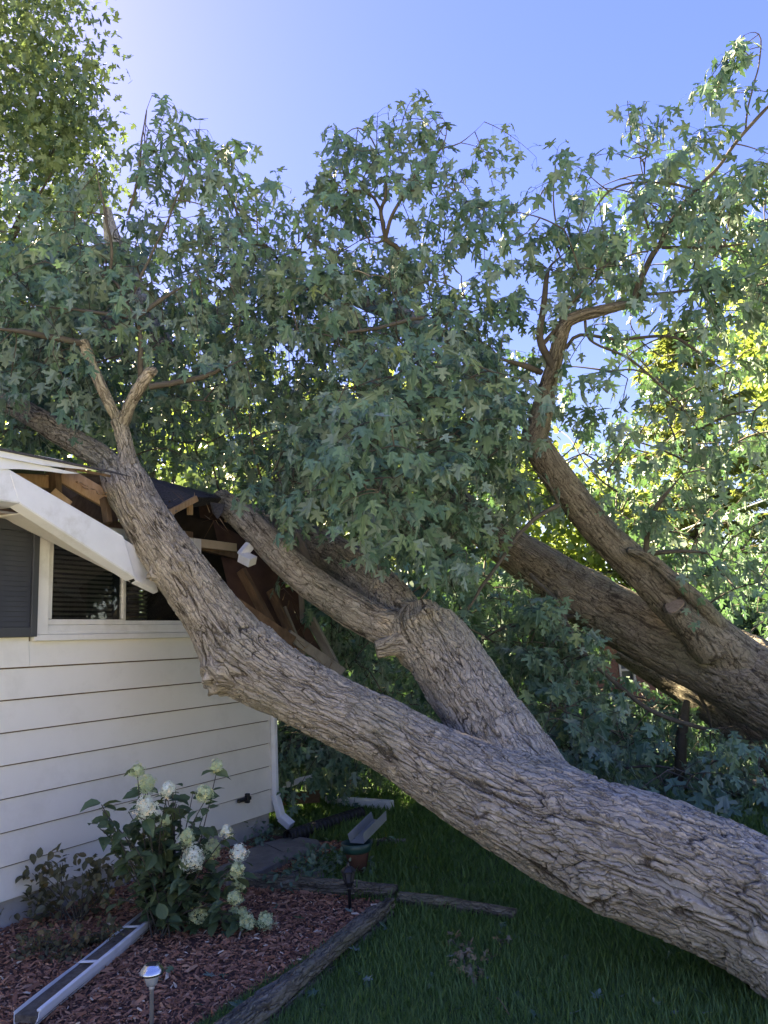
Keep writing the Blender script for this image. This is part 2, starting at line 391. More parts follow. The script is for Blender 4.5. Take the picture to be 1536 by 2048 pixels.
DEAD = leaf_mat('dead_leaf', (.14, .10, .06), (.26, .21, .13), (.22, .18, .12), (.2, .15, .06), .15, .7)
GRASSM = leaf_mat('grass_blade', (.09, .175, .042), (.16, .25, .07), (.115, .195, .052), (.12, .27, .05), .34, .5)
CHIP, _nt, _b = new_mat('mulch_chip')
_nt.links.new(ramp(_nt, attr(_nt, 'rnd'), [(0, (.15, .062, .034)), (.5, (.36, .155, .085)), (.85, (.48, .27, .16)), (1, (.58, .47, .34))]), _b.inputs['Base Color'])
_b.inputs['Roughness'].default_value = .9
GLASS, _nt, _b = new_mat('window_glass')
_b.inputs['Base Color'].default_value = (.8, .82, .82, 1); _b.inputs['Roughness'].default_value = .02
_b.inputs['Transmission Weight'].default_value = 1.0; _b.inputs['IOR'].default_value = 1.5
SCREEN = simple('insect_screen', (.03, .03, .032), (.045, .045, .048), 300, .8, .3, .001, .2)

# ------------------------------------------------------------------ ground, mulch bed
m, nt, b = new_mat('lawn_soil')
nt.links.new(mix(nt, ramp(nt, noise(nt, objco(nt), .35, 6), [(.4, (0, 0, 0)), (.65, (1, 1, 1))]), ramp(nt, noise(nt, objco(nt), 30, 5), [(.3, (.04, .075, .026)), (.7, (.075, .13, .045))]), (.03, .045, .02)), b.inputs['Base Color'])
b.inputs['Roughness'].default_value = .95; bump(nt, noise(nt, objco(nt), 45, 5), .8, .02, b)
N_ = 60
gx = np.concatenate([[-600, -150], np.linspace(-30, 30, N_), [150, 600]]); gv = np.array([(x, y, 0) for y in gx for x in gx], float); K_ = len(gx)
gi = np.arange(K_*K_).reshape(K_, K_)
tag(link('lawn', npmesh('lawn', gv, np.stack([gi[:-1, :-1], gi[:-1, 1:], gi[1:, 1:], gi[1:, :-1]], -1).reshape(-1, 4)), m), kind='structure')
m, nt, b = new_mat('mulch_soil')
nt.links.new(ramp(nt, noise(nt, objco(nt), 40, 6), [(.3, (.06, .028, .02)), (.7, (.17, .08, .055))]), b.inputs['Base Color'])
b.inputs['Roughness'].default_value = .95; bump(nt, noise(nt, objco(nt), 60, 5), 1, .03, b)
T0, T1, T2 = G(395, 2052), G(792, 1812), G(516, 1772)
T00 = T0 + (T0-T1)*1.6
bed = [T00, T0, T1, T2, H(-.02, .5, 0)*0 + H(.1, 1.0, 0), H(.1, .005, 0), H(6, .005, 0), H(6, 1.9, 0)]
bv = np.array([[p[0], p[1], .004] for p in bed])
mbed = MB(); mbed.v = [tuple(map(float, p)) for p in bv]; mbed.f = [tuple(range(len(bv)))]
bed_o = mbed.build('mulch_bed', m); tag(bed_o, kind='structure')

CONCR = simple('driveway_concrete', (.40, .385, .36), (.50, .48, .45), 3, .9, .3, .003, .2, dirt=(.34, .32, .30))
tag(MB().box(-9, 14, -18, -1.0, -.1, .03).build('driveway', CONCR, None, .01), kind='structure')  # unseen pale slab added behind the camera to bounce sunlight into the shade
def inpoly(x, y, poly):
    x = np.asarray(x); y = np.asarray(y); r = np.zeros(x.shape, bool); n = len(poly)
    for i in range(n):
        x1, y1 = poly[i][0], poly[i][1]; x2, y2 = poly[(i+1) % n][0], poly[(i+1) % n][1]
        c = ((y1 > y) != (y2 > y)) & (x < (x2-x1)*(y-y1)/(y2-y1+1e-12)+x1); r ^= c
    return r
def hcoord(p):
    q = np.asarray(p)-HC; return q @ HA, q @ HN

# mulch chips
n = 70000
pts = rng.uniform([-4.2, 2.4], [0.1, 6.6], (n, 2)); px, py, pd = proj(np.c_[pts, np.zeros(n)])
ok = inpoly(pts[:, 0], pts[:, 1], bv) & (px > -60) & (px < 900) & (py < 2150); pts = pts[ok]; n = len(pts)
ch = np.array([[-.5, -.5, 0], [.5, -.35, 0], [.45, .5, .1], [-.4, .4, .05], [0, -.1, .9], [.1, .45, .7]])*np.array([.24, 1, .22])
cf = [np.array([[0, 1, 4], [1, 2, 5], [1, 5, 4], [2, 3, 5], [3, 0, 4], [3, 4, 5]])]
an = rng.uniform(0, 2*np.pi, n); tl = rng.normal(0, .35, n)
ax = unit(np.c_[np.cos(an), np.sin(an), tl]); nr = unit(np.c_[rng.normal(0, .3, (n, 2)), np.ones(n)]); nr = unit(nr - ax*np.sum(nr*ax, 1)[:, None]); sd = np.cross(ax, nr)
sz = rng.gamma(3, .007, n)+.005
v, f = scatter(ch, cf, np.c_[pts, rng.uniform(.004, .02, n)], sd, ax, nr, sz)
rr = np.where(rng.random(n) < .03, 1.0, rng.random(n)*.8)
tag(link('mulch', npmesh('mulch', v, f, False, {'rnd': np.repeat(rr, 6)}), CHIP), 'red brown shredded mulch covering the flower bed', 'mulch', kind='stuff')

# grass
def grass_pts(n, x0, x1, y0, y1):
    p = rng.uniform([x0, y0], [x1, y1], (n, 2)); px, py, pd = proj(np.c_[p, np.zeros(n)])
    s, o = hcoord(np.c_[p, np.zeros(n)])
    ok = ~inpoly(p[:, 0], p[:, 1], bv) & (px > -80) & (px < 1650 + 900*(rng.random(len(p)) < .6)) & (pd > 1) & ~((s > -.15) & (o < .35)) & (py < 2200)
    return p[ok]
p = np.vstack([grass_pts(310000, -1.6, 4.0, 2.6, 5.2), grass_pts(150000, -1.5, 6.5, 5.2, 8.5), grass_pts(30000, -2, 8, 8.5, 13)])
keep = fbm(np.c_[p*1.4, np.zeros(len(p))], 2, 3) + rng.normal(0, .5, len(p)) > -.9; p = p[keep]; n = len(p)
gt = np.array([[-.5, 0, 0], [.5, 0, 0], [.36, .55, .06], [-.36, .55, .06], [0, 1, .26]])*np.array([.075, 1, 1])
an = rng.uniform(0, 2*np.pi, n); lean = np.abs(rng.normal(.35, .25, n))
ax = unit(np.c_[np.cos(an)*lean, np.sin(an)*lean, np.ones(n)]); nr = unit(np.c_[np.cos(an), np.sin(an), -lean]); sd = np.cross(ax, nr)
patch = fbm(np.c_[p*.9, np.zeros(n)], 2, 8)
sz = rng.gamma(9, .0044, n)*(1+.25*patch)*np.clip(1+.12*(np.linalg.norm(p, axis=1)-4), 1, 1.8)
wide = sd*np.clip(np.linalg.norm(p, axis=1)/3.5, 1, 3)[:, None]
v, f = scatter(gt, [np.array([[0, 1, 2, 3]]), np.array([[3, 2, 4]])], np.c_[p, np.zeros(n)], wide, ax, nr, sz)
tag(link('grass', npmesh('grass', v, f, False, {'rnd': np.repeat(np.clip(rng.random(n)*.7+.25*patch+.1, 0, 1), 5)}), GRASSM), 'short dark green lawn grass in the shade of the trunks', 'grass', kind='stuff')

# ------------------------------------------------------------------ the house
house = empty('house', H(2.5, -3, 0), 'pale lap sided house with its corner and eave crushed by the fallen trunk', 'house')
def part(mb, name, mat, parent=house, bevel=.003): return mb.build(name, mat, parent, bevel)
SL = 6.2; BOT, LAP = .174, .2024
part(MB().hbox(-.0, SL, -.22, -.012, -.05, .20), 'foundation', CONC, bevel=.004)
for k in range(8):
    z0 = BOT+LAP*k; z1 = min(z0+LAP-.009, 1.757)
    cuts = [-.012, 2.44, SL] if k == 7 else ([-.012, 3.05, SL] if k % 2 else [-.012, SL])
    for s0, s1 in zip(cuts[:-1], cuts[1:]):
        mb = MB(); s1 -= .002
        if k == 7 and s0 > 2: z1 = z0+LAP-.009
        mb.hexa([H(s0, .001, z0), H(s1, .001, z0), H(s1, .024, z0), H(s0, .024, z0), H(s0, .001, z1), H(s1, .001, z1), H(s1, .0065, z1), H(s0, .0065, z1)])
        part(mb, 'siding_board', PAINT, bevel=.0015)
for k in range(8, 13):
    z0 = BOT+LAP*k; z1 = min(z0+LAP-.009, 2.62)
    mb = MB().hexa([H(2.405, .001, z0), H(SL, .001, z0), H(SL, .021, z0), H(2.405, .021, z0), H(2.405, .001, z1), H(SL, .001, z1), H(SL, .0065, z1), H(2.405, .0065, z1)])
    part(mb, 'siding_board', PAINT, bevel=.0015)
# wall core with the window hole, walls behind, interior
wc = MB().hbox(0, SL, -.10, -.002, .20, 1.74); part(wc, 'wall', WOODO, bevel=0)
part(MB().hbox(2.42, SL, -.10, -.002, 1.745, 2.64), 'wall', WOODO, bevel=0)
part(MB().hbox(-.0, .10, -7.0, -.105, .20, 1.95), 'wall', SHEATH, bevel=0)
part(MB().hbox(-.0, .10, -7.0, -2.2, 1.955, 2.64), 'wall', SHEATH, bevel=0)
part(MB().hbox(0, SL, -7.1, -7.005, 0, 2.64), 'wall', PAINT, bevel=0)
part(MB().hbox(SL+.005, SL+.1, -7.1, -.0, 0, 2.64), 'wall', PAINT, bevel=0)
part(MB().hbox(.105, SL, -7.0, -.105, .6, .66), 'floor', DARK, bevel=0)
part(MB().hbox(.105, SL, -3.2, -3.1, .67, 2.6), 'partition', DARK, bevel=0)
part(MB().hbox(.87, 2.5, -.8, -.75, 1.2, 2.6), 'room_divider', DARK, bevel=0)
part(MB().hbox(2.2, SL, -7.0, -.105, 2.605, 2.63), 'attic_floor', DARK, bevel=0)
part(MB().hbox(.93, 2.38, -.095, .0, 2.60, 2.66), 'window_header', WOODO)
part(MB().hbox(.4, SL, -.02, .015, 2.53, 2.605), 'frieze_board', simple('frieze_tan', (.42, .33, .23), (.52, .42, .31), 6, .7, .3, .003), bevel=.002)
# roof, left of the trunk intact, right part sagging
TAN = math.tan(math.radians(17))
def roof_pt(s, o, dz=0): return H(s, o, 2.885+(.47-o)*TAN+dz)
nr_ = np.cross(HA, -HN + HZ*TAN); nr_ = nr_ if nr_[2] > 0 else -nr_
part(MB().slab([roof_pt(2.15, .45, -.012), roof_pt(SL+.4, .45, -.012), roof_pt(SL+.4, -3.5, -.012), roof_pt(2.6, -3.5, -.012)], nr_, .018), 'roof_deck', WOODO, bevel=0)
part(MB().slab([roof_pt(SL+.4, -3.5, 0), H(SL+.4, -7.6, 2.85), H(-.4, -7.6, 2.85), roof_pt(-.4, -3.5, 0)], (0, 0, 1), .04), 'roof_deck', SHING, bevel=0)
shm = None
sh_proto = MB().box(-.165, .165, -.15, .0, 0, .006).mesh('shingle', .001)
def shingle(s, o, tiltz=0.0):
    ob = link('shingle', sh_proto, SHING, house)
    p = roof_pt(s, o, .002); X = Vector(HA); Y = Vector(HN - HZ*TAN).normalized(); Z = X.cross(Y)
    if Z.z < 0: X = -X; Z = X.cross(Y)
    R = Matrix((X, Y, Z)).transposed() @ Matrix.Rotation(tiltz, 3, 'X')
    mw = Matrix.Translation(Vector(p)) @ R.to_4x4(); ob.matrix_basis = mw
for j in range(4):
    for i in range(10):
        s = 2.5 + i*.332 + (.166 if j % 2 else 0)
        shingle(s, .48-j*.14*1.0, math.radians(-2.5))
# sagging panel right of the trunk
A_, B_, C_, D_ = P(262, 945, 6.0), P(462, 999, 6.9), P(394, 996, 6.1), P(332, 1020, 5.75)
pn = np.cross(B_-A_, D_-A_); pn = pn if pn @ (CAM-A_) > 0 else -pn; pn /= np.linalg.norm(pn)
part(MB().slab([A_, B_, C_, D_], pn, .02), 'sagging_roof_panel', SHING, bevel=0)
nrow = 4
for j in range(nrow):
    for i in range(4):
        u0, u1, v0, v1 = i/4+.004, (i+1)/4-.004, j/nrow, (j+1)/nrow
        def bl(u, v): return (A_*(1-u)+B_*u)*(1-v) + (D_*(1-u)+C_*u)*v
        q = [bl(u0, v0)+pn*.004, bl(u1, v0)+pn*.004, bl(u1, v1)+pn*.012, bl(u0, v1)+pn*.012]
        part(MB().slab(q, pn, .005), 'shingle', SHING, bevel=0)
part(MB().beam(P(330, 1030, 5.72), P(393, 997, 6.08), .03, .05), 'torn_board', WOODN)
part(MB().beam(P(380, 1002, 6.1), P(380, 1030, 6.1), .045, .03, HN), 'broken_lath', WOODN)
part(MB().beam(P(458, 1003, 6.85), P(455, 1044, 6.8), .05, .04, HN), 'broken_lath', WOODN)
part(MB().slab([P(395, 998, 6.3), P(470, 1002, 6.95), P(470, 1050, 7.2), P(400, 1035, 6.6)], CAM-P(430, 1010, 6.5), .02), 'sheathing_panel', SHEATH, bevel=0)
part(MB().slab([P(262, 950, 6.3), P(400, 1000, 6.9), P(560, 1060, 7.8), P(560, 1300, 8.2), P(300, 1300, 7.2)], CAM-P(400, 1100, 7), .03), 'interior_wall', DARK, bevel=0)  # dark sheet behind the roof hole, interior shade put into its colour
# drip edge strips torn off along the eave
E_ = .475
def eave(x, y, o=E_): return WL(x, y, o)
def sheet(pts, name, mat, o=E_, t=.006, par=house): return part(MB().slab([eave(x, y, o) for x, y in pts], HN, t), name, mat, par, 0)
lft = [H(SL+.3, E_, 2.925), H(SL+.3, E_, 2.86)]
part(MB().slab([H(SL+.3, E_, 2.925)] + [eave(x, y) for x, y in ((0, 897), (110, 917), (209, 942), (160, 938), (90, 931), (0, 914))] + [H(SL+.3, E_, 2.868)], HN, .006), 'drip_edge', WHITE, bevel=0)
part(MB().slab([H(SL+.3, E_-.02, 2.865)] + [eave(x, y, E_-.02) for x, y in ((0, 915), (90, 932), (158, 947), (130, 947), (92, 942), (40, 938), (0, 938))] + [H(SL+.3, E_-.02, 2.79)], HN, .006), 'torn_trim_strip', WHITE, bevel=0)
part(MB().slab([roof_pt(SL+.3, .49, .0), H(2.2, .49, 2.9), H(2.0, .49, 2.886), H(SL+.3, .49, 2.87)], HN, .012), 'shingle_edge', SHING, bevel=0)
# bent fascia with its folded lower lip
def fasc(top0, top1, b1, b0, lip=.10, o=E_-.03):
    mb = MB().slab([H(s, o, z) for s, z in (top0, top1, b1, b0)], HN, .015)
    mb.slab([H(b0[0], o-.002, b0[1]), H(b1[0], o-.002, b1[1]), H(b1[0], o-lip, b1[1]-.012), H(b0[0], o-lip, b0[1]-.012)], (0, 0, 1), .006)
    return mb
part(fasc((SL+.3, 2.78), (2.90, 2.788), (2.822, 2.590), (SL+.3, 2.60)), 'fascia', WHITE, bevel=.003)
part(fasc((2.90, 2.788), (2.035, 2.46), (1.925, 2.172), (2.822, 2.590)), 'fascia', WHITE, bevel=.003)
part(fasc((2.015, 2.445), (1.80, 2.35), (1.70, 2.085), (1.905, 2.155), .05, E_-.05), 'fascia', WHITE, bevel=.003)
part(MB().slab([H(SL, .02, 2.615), H(2.75, .02, 2.615), H(2.75, .33, 2.60), H(SL, .33, 2.60)], (0, 0, 1), .008), 'soffit', TRIM, bevel=0)
part(MB().slab([H(2.70, .02, 2.58), H(1.8, .02, 2.28), H(1.85, .30, 2.16), H(2.7, .33, 2.56)], (0, 0, 1), .008), 'soffit', TRIM, bevel=0)
# splintered rafters in the gap over the fascia
part(MB().slab([P(28, 946, 4.85), P(98, 950, 5.2), P(98, 976, 5.2), P(62, 974, 5.0)], HN, .035), 'blocking', WOODN)
part(MB().beam(P(104, 944, 5.25), P(106, 990, 5.2), .05, .14, HN), 'rafter', WOODO)
part(MB().beam(P(124, 948, 5.4), P(214, 1000, 5.55), .04, .13, (0, 0, 1)), 'rafter', WOODN)
part(MB().beam(P(208, 996, 5.5), P(216, 1046, 5.45), .04, .06, HN), 'rafter', WOODO)
part(MB().beam(P(105, 982, 5.1), P(140, 1010, 5.15), .03, .05), 'broken_lath', WOODN)
part(MB().slab([P(60, 948, 5.9), P(230, 945, 6.2), P(240, 1090, 6.3), P(120, 1010, 5.9)], CAM-P(150, 1000, 6), .02), 'sheathing_panel', WOODO, bevel=0)
for i in range(14):
    x = 150+random.random()*70; y = 960+(x-150)*.5+random.random()*6
    part(MB().beam(P(x, y, 5.44), P(x+3+random.random()*9, y-4+random.random()*10, 5.40), .006, .006), 'splinter', WOODN, bevel=0)
# top plate, studs and panels thrown out at the broken corner
part(MB().slab([P(425, 1040, 7.0), P(548, 1110, 7.3), P(566, 1165, 7.3), P(618, 1300, 7.1), P(585, 1330, 6.9), P(470, 1235, 6.6)], CAM-P(520, 1200, 7), .02), 'sheathing_panel', SHEATH, bevel=0)
part(MB().slab([P(572, 1175, 7.25), P(606, 1170, 7.3), P(604, 1230, 7.25), P(660, 1332, 7.1), P(625, 1318, 7.05)], CAM-P(600, 1230, 7), .018), 'sheathing_panel', SHEATH, bevel=0)
part(MB().beam(P(482, 1140, 6.85), P(548, 1262, 6.75), .05, .09, HN), 'broken_stud', WOODO)
part(MB().beam(P(540, 1180, 6.9), P(596, 1300, 6.8), .03, .09, HN), 'broken_stud', WOODO)
part(MB().beam(P(566, 1215, 6.95), P(606, 1312, 6.85), .02, .07, HN), 'broken_stud', WOODG)
part(MB().beam(P(621, 1238, 7.0), P(671, 1332, 6.95), .035, .09, HN), 'broken_stud', WOODG)
part(MB().beam(P(470, 1205, 6.45), P(585, 1283, 6.6), .085, .09), 'top_plate', WOODO)
part(MB().beam(P(575, 1268, 6.62), P(684, 1345, 6.75), .08, .085, (.15, 0, 1)), 'top_plate', WOODG)
part(MB().beam(P(395, 1090, 6.5), P(480, 1112, 6.9), .05, .08), 'broken_rafter', WOODO)
part(MB().beam(P(548, 1040, 7.3), P(590, 1072, 7.2), .035, .10, HN), 'broken_rafter', WOODG)
part(MB().beam(P(588, 1068, 7.2), P(642, 1155, 7.1), .035, .10, HN), 'broken_rafter', WOODG)
part(MB().beam(P(602, 1182, 7.1), P(606, 1245, 7.05), .02, .05, HN), 'splinter', WOODG, bevel=0)
part(MB().beam(P(527, 1035, 7.0), P(528, 1062, 7.0), .012, .03, HN), 'splinter', WOODN, bevel=0)
g = MB(); a0, a1, a2 = P(500, 1090, 6.3), P(482, 1112, 6.25), P(506, 1124, 6.2)
g.beam(a0, a1, .075, .055, HN); g.beam(a1+(a2-a1)*.05, a2, .10, .075, HN); part(g, 'gutter_outlet', WHITE)

for (x, y, d, dx, dy, cnt) in ((470, 1210, 6.5, 200, 120, 16), (400, 1030, 6.3, 60, 30, 10), (560, 1180, 7.0, 60, 90, 12), (330, 1020, 5.8, 60, -20, 8)):
    for i in range(cnt):
        t = random.random(); a_ = P(x+dx*t+random.uniform(-8, 8), y+dy*t+random.uniform(-12, 8), d+random.uniform(-.1, .25)); L_ = random.uniform(.05, .22); v_ = np.array([random.uniform(-1, 1), random.uniform(-.5, .5), random.uniform(-1, .9)]); w_ = random.uniform(.008, .022)
        part(MB().slab([a_, a_+HA*w_, a_+unit(v_)*L_], CAM-a_, .006), 'splinter', random.choice([WOODN, WOODO, WOODO, WOODG]), bevel=0)
for (x, y, d, w_, h_) in ((300, 985, 5.75, 26, 40), (420, 1004, 6.4, 30, 34), (446, 1002, 6.7, 18, 46)):
    part(MB().slab([P(x, y, d), P(x+w_, y+4, d+.05), P(x+w_*.8, y+h_*.7, d-.03), P(x+w_*.5, y+h_, d-.05), P(x+w_*.15, y+h_*.6, d)], CAM-P(x, y, d), .004), 'torn_felt', SHING, bevel=0)

# window with its blinds, shutter
win = link('window', MB().hbox(2.318, 2.402, -.06, .036, 1.80, 2.598).hbox(.87, .95, -.06, .036, 1.80, 2.598).hbox(.952, 2.316, -.06, .033, 2.52, 2.596).hbox(.84, 2.425, -.06, .048, 1.757, 1.798).mesh('window', .003), TRIM, house)
part(MB().hbox(.952, 2.316, -.05, .018, 1.80, 1.865).hbox(.952, 2.316, -.05, .026, 1.80, 1.822), 'sash_rail', TRIM, win)
part(MB().hbox(1.652, 2.314, -.03, .010, 1.867, 1.905).hbox(1.652, 2.314, -.03, .010, 2.48, 2.518).hbox(2.272, 2.314, -.03, .009, 1.907, 2.478).hbox(1.652, 1.676, -.03, .009, 1.907, 2.478), 'sash', TRIM, win)
part(MB().hbox(.954, 1.648, -.055, -.015, 1.867, 1.90).hbox(.954, 1.648, -.055, -.015, 2.48, 2.518).hbox(1.625, 1.648, -.054, -.012, 1.90, 2.478).hbox(.954, .985, -.054, -.016, 1.90, 2.478), 'sash', TRIM, win)
part(MB().hbox(1.677, 2.271, -.014, -.010, 1.906, 2.479), 'pane', GLASS, win, 0)
part(MB().hbox(.986, 1.624, -.038, -.034, 1.901, 2.479), 'pane', GLASS, win, 0)
for s0, s1, tilt in ((1.70, 2.24, .5), (1.36, 1.60, .5)):
    pr = None
    for k in range(17):
        z = 1.915+k*.034
        c = math.cos(.75)*.012; q = math.sin(.75)*.012
        mb = MB().hexa([H(s0, -.085-c, z-q), H(s1, -.085-c, z-q), H(s1, -.085+c, z+q-.001), H(s0, -.085+c, z+q-.001), H(s0, -.085-c, z-q+.002), H(s1, -.085-c, z-q+.002), H(s1, -.085+c, z+q+.001), H(s0, -.085+c, z+q+.001)])
        part(mb, 'blind_slat', BLIND, win, 0)
sh = link('shutter', MB().hbox(2.408, 2.455, .022, .052, 1.785, 2.56).hbox(2.90, 2.95, .022, .052, 1.785, 2.56).hbox(2.456, 2.899, .022, .051, 1.785, 1.85).hbox(2.456, 2.899, .022, .051, 2.49, 2.56).mesh('shutter', .003), SHUT, house)
part(MB().hbox(2.456, 2.899, .022, .026, 1.851, 2.489), 'backing', SHUT, sh, 0)
for k in range(19):
    z = 1.855+k*.0334
    part(MB().hexa([H(2.457, .027, z), H(2.898, .027, z), H(2.898, .0385, z-.002), H(2.457, .0385, z-.002), H(2.457, .027, z+.03), H(2.898, .027, z+.03), H(2.898, .032, z+.03), H(2.457, .032, z+.03)]), 'louvre', SHUT, sh, 0)
part(MB().hbox(-.05, .0, -.1, .024, .172, 1.70), 'corner_board', TRIM, bevel=.004)
# downspout
dsp = link('downspout', MB().hbox(-.046, .0, .027, .075, .30, 1.62).mesh('downspout', .006), WHITE, house)
def Hb(s0, o0, z0, s1, o1, z1, w, h): return MB().beam(H(s0, o0, z0), H(s1, o1, z1), w, h, HN)
part(Hb(-.018, .055, .32, -.02, .115, .125, .072, .056), 'elbow', WHITE, dsp, .005)
part(Hb(-.02, .108, .135, -.035, .215, .06, .08, .064), 'elbow', WHITE, dsp, .005)
part(Hb(-.055, .04, .335, -.055, .075, .29, .10, .03), 'strap', WHITE, dsp, .003)
part(MB().hbox(.30, .46, .021, .05, .34, .37).hbox(.33, .36, .021, .06, .32, .40), 'hose_tap', BLACK, bevel=.004)

# ------------------------------------------------------------------ leaf shapes
LR = np.array([(.0, .0), (.13, .02), (.36, .0), (.27, .15), (.20, .23), (.40, .31), (.52, .34), (.62, .56), (.40, .50), (.145, .44), (.13, .54), (.27, .70), (.17, .74), (.10, .86), (.0, 1.0)])
def leaf_variant(curl, fold, twist, seed):
    r = np.random.default_rng(seed)
    jit = r.normal(0, .018, LR.shape); jit[0] = jit[-1] = 0
    R_ = LR + jit; L_ = LR*np.array([-1, 1]) + r.normal(0, .018, LR.shape); L_[0] = LR[0]; L_[-1] = LR[-1]
    xy = np.vstack([R_, L_[1:-1]]); x, y = xy[:, 0], xy[:, 1]
    z = -curl*y**2 - fold*np.abs(x)*.9*(1-.4*y) + twist*x*y
    nR = len(LR); right = list(range(nR)); left = [0] + [nR+i for i in range(nR-2)] + [nR-1]
    return np.c_[xy, z], [np.array([right]), np.array([left[::-1]])]
LEAFV = [leaf_variant(c, f, t, i) for i, (c, f, t) in enumerate(((.25, .18, .1), (.45, .30, -.2), (.1, .1, .15), (.6, .25, .25), (.35, -.12, -.15), (.7, .45, .1)))]
MID = np.array([(.0, 0), (.32, .02), (.18, .22), (.58, .5), (.14, .45), (.22, .70), (.0, 1.0), (-.22, .70), (-.14, .45), (-.58, .5), (-.18, .22), (-.32, .02)])
MIDT = (np.c_[MID, -.35*MID[:, 1]**2 - .25*np.abs(MID[:, 0])], [np.array([[0, 1, 2, 3, 4, 5, 6]]), np.array([[6, 7, 8, 9, 10, 11, 0]])])
FART = (np.array([(0, 0, 0), (.42, .25, -.1), (.3, .7, -.2), (0, 1, -.3), (-.3, .7, -.2), (-.42, .25, -.1)]), [np.array([[0, 1, 2, 3]]), np.array([[3, 4, 5, 0]])])
OVAL = (np.array([(0, 0, 0), (.2, .12, .03), (.32, .38, .05), (.24, .7, .0), (0, 1, -.18), (-.24, .7, .0), (-.32, .38, .05), (-.2, .12, .03), (0, .4, -.03), (0, .72, -.08)]),
        [np.array([[0, 1, 8, 8]])[:, :3], np.array([[1, 2, 8], [0, 8, 7], [7, 8, 6]]), np.array([[2, 3, 9, 8], [8, 9, 5, 6]]), np.array([[3, 4, 9], [9, 4, 5]])])

# ------------------------------------------------------------------ fallen trees: traced limbs
def limb(rows):        # rows: px, py, depth, width in px  -> x y z r
    return np.array([[*P(x, y, d), w*d/F/2] for x, y, d, w in rows])
MAIN = limb([(1860, 2025, 2.92, 356), (1760, 1965, 3.05, 330), (1536, 1828, 3.36, 274), (1300, 1721, 3.65, 252), (1150, 1668, 3.95, 222), (1040, 1622, 4.15, 190), (900, 1547, 4.45, 160), (760, 1464, 4.75, 136), (600, 1384, 5.0, 134), (490, 1316, 5.18, 150),
             (432, 1240, 5.26, 122), (394, 1186, 5.30, 112), (334, 1102, 5.36, 100), (285, 1030, 5.44, 92), (248, 960, 5.55, 76)])
UPL = limb([(258, 985, 5.52, 74), (225, 935, 5.62, 54), (195, 910, 5.72, 50), (120, 866, 6.05, 47), (60, 828, 6.3, 44), (-80, 750, 6.9, 40), (-300, 640, 7.6, 30)])
UPR = limb([(262, 975, 5.5, 60), (257, 925, 5.52, 36), (246, 870, 5.55, 31), (237, 840, 5.56, 33)])
STEM = limb([(1120, 1640, 4.12, 150), (1065, 1570, 4.40, 156), (1010, 1490, 4.70, 160), (945, 1395, 5.05, 150), (890, 1310, 5.35, 140), (850, 1258, 5.52, 128), (838, 1216, 5.62, 70)])
ARMA = limb([(860, 1300, 5.48, 88), (800, 1266, 5.58, 80), (740, 1240, 5.75, 72), (650, 1185, 6.0, 66), (580, 1130, 6.2, 62), (520, 1068, 6.4, 60), (470, 1022, 6.65, 52), (442, 1000, 6.85, 44)])
ARMB = limb([(850, 1290, 5.55, 90), (800, 1232, 5.95, 96), (755, 1180, 6.4, 96), (690, 1128, 7.0, 90), (600, 1080, 7.6, 78), (545, 1050, 7.95, 62), (500, 1026, 8.3, 40)])
STUB1 = limb([(850, 1300, 5.42, 70), (800, 1290, 5.40, 44), (752, 1300, 5.38, 36)])
REAR = limb([(2000, 1640, 5.9, 230), (1760, 1510, 6.1, 205), (1536, 1382, 6.45, 172), (1400, 1312, 6.7, 140), (1290, 1262, 6.9, 122), (1170, 1196, 7.15, 112), (1060, 1122, 7.4, 92), (985, 1070, 7.6, 76), (900, 1000, 8.0, 66), (760, 610, 8.6, 0)][:-1])
REARX = limb([(930, 1030, 7.9, 66), (820, 900, 8.3, 64), (745, 605, 8.0, 0)][:-1] + [(740, 780, 8.6, 56), (700, 640, 8.8, 50)])
LIMBD = limb([(1500, 1345, 6.45, 110), (1430, 1285, 6.42, 98), (1360, 1218, 6.42, 82), (1290, 1150, 6.42, 72), (1200, 1062, 6.4, 66), (1120, 960, 6.32, 62), (1072, 885, 6.22, 55), (1078, 848, 6.16, 47), (1086, 815, 6.1, 38)])
LIMBD2 = limb([(1072, 870, 6.2, 44), (1086, 815, 6.1, 43), (1096, 770, 6.0, 34), (1112, 715, 5.9, 30), (1128, 655, 5.8, 27), (1150, 635, 5.75, 24), (1200, 622, 5.7, 22), (1272, 604, 5.65, 18)])
LOWST = limb([(1600, 1570, 6.6, 60), (1500, 1482, 6.8, 56), (1420, 1420, 7.0, 52), (1350, 1375, 7.3, 44), (1240, 1310, 7.8, 32)])
BASER = limb([(1720, 1670, 6.1, 90), (1600, 1625, 6.5, 80), (1500, 1590, 6.9, 62), (1420, 1565, 7.3, 40), (1330, 1545, 7.6, 20)])

tree1 = empty('fallen_tree', G(1536, 1990), 'big grey barked maple fallen across the lawn onto the house corner', 'tree')
tree2 = empty('fallen_tree', G(1560, 1640), 'browner fallen maple lying behind the front trunk, leaning across at the right edge', 'tree')
cMAIN, rMAIN = catmull(MAIN, .05)[:, :3], catmull(MAIN, .05)[:, 3]
def cr_(L): q = catmull(L, .05); return q[:, :3], q[:, 3]
me, _ = trunk_mesh('trunk', MAIN, .0058, 400, 1, .0205, .038, .23,
                   knots=[(428, 1350, .075, .11), (436, 1372, .05, .07), (306, 1150, .05, .035), (962, 1642, .05, .04), (770, 1420, .02, .15), (700, 1440, .015, .1), (1180, 1790, .03, .12), (265, 1010, .02, .08), (360, 1125, .018, .07)],
                   scars=[(1340, 1770, .26, .035), (1265, 1745, .05, .02), (880, 1510, .10, .016)], unions=[(*cr_(STEM), .20), (*cr_(UPL), .09), (*cr_(UPR), .09)])
o = link('trunk', me, BARK, tree1); o['label'] = 'main grey trunk with deep furrowed bark lying on the lawn'
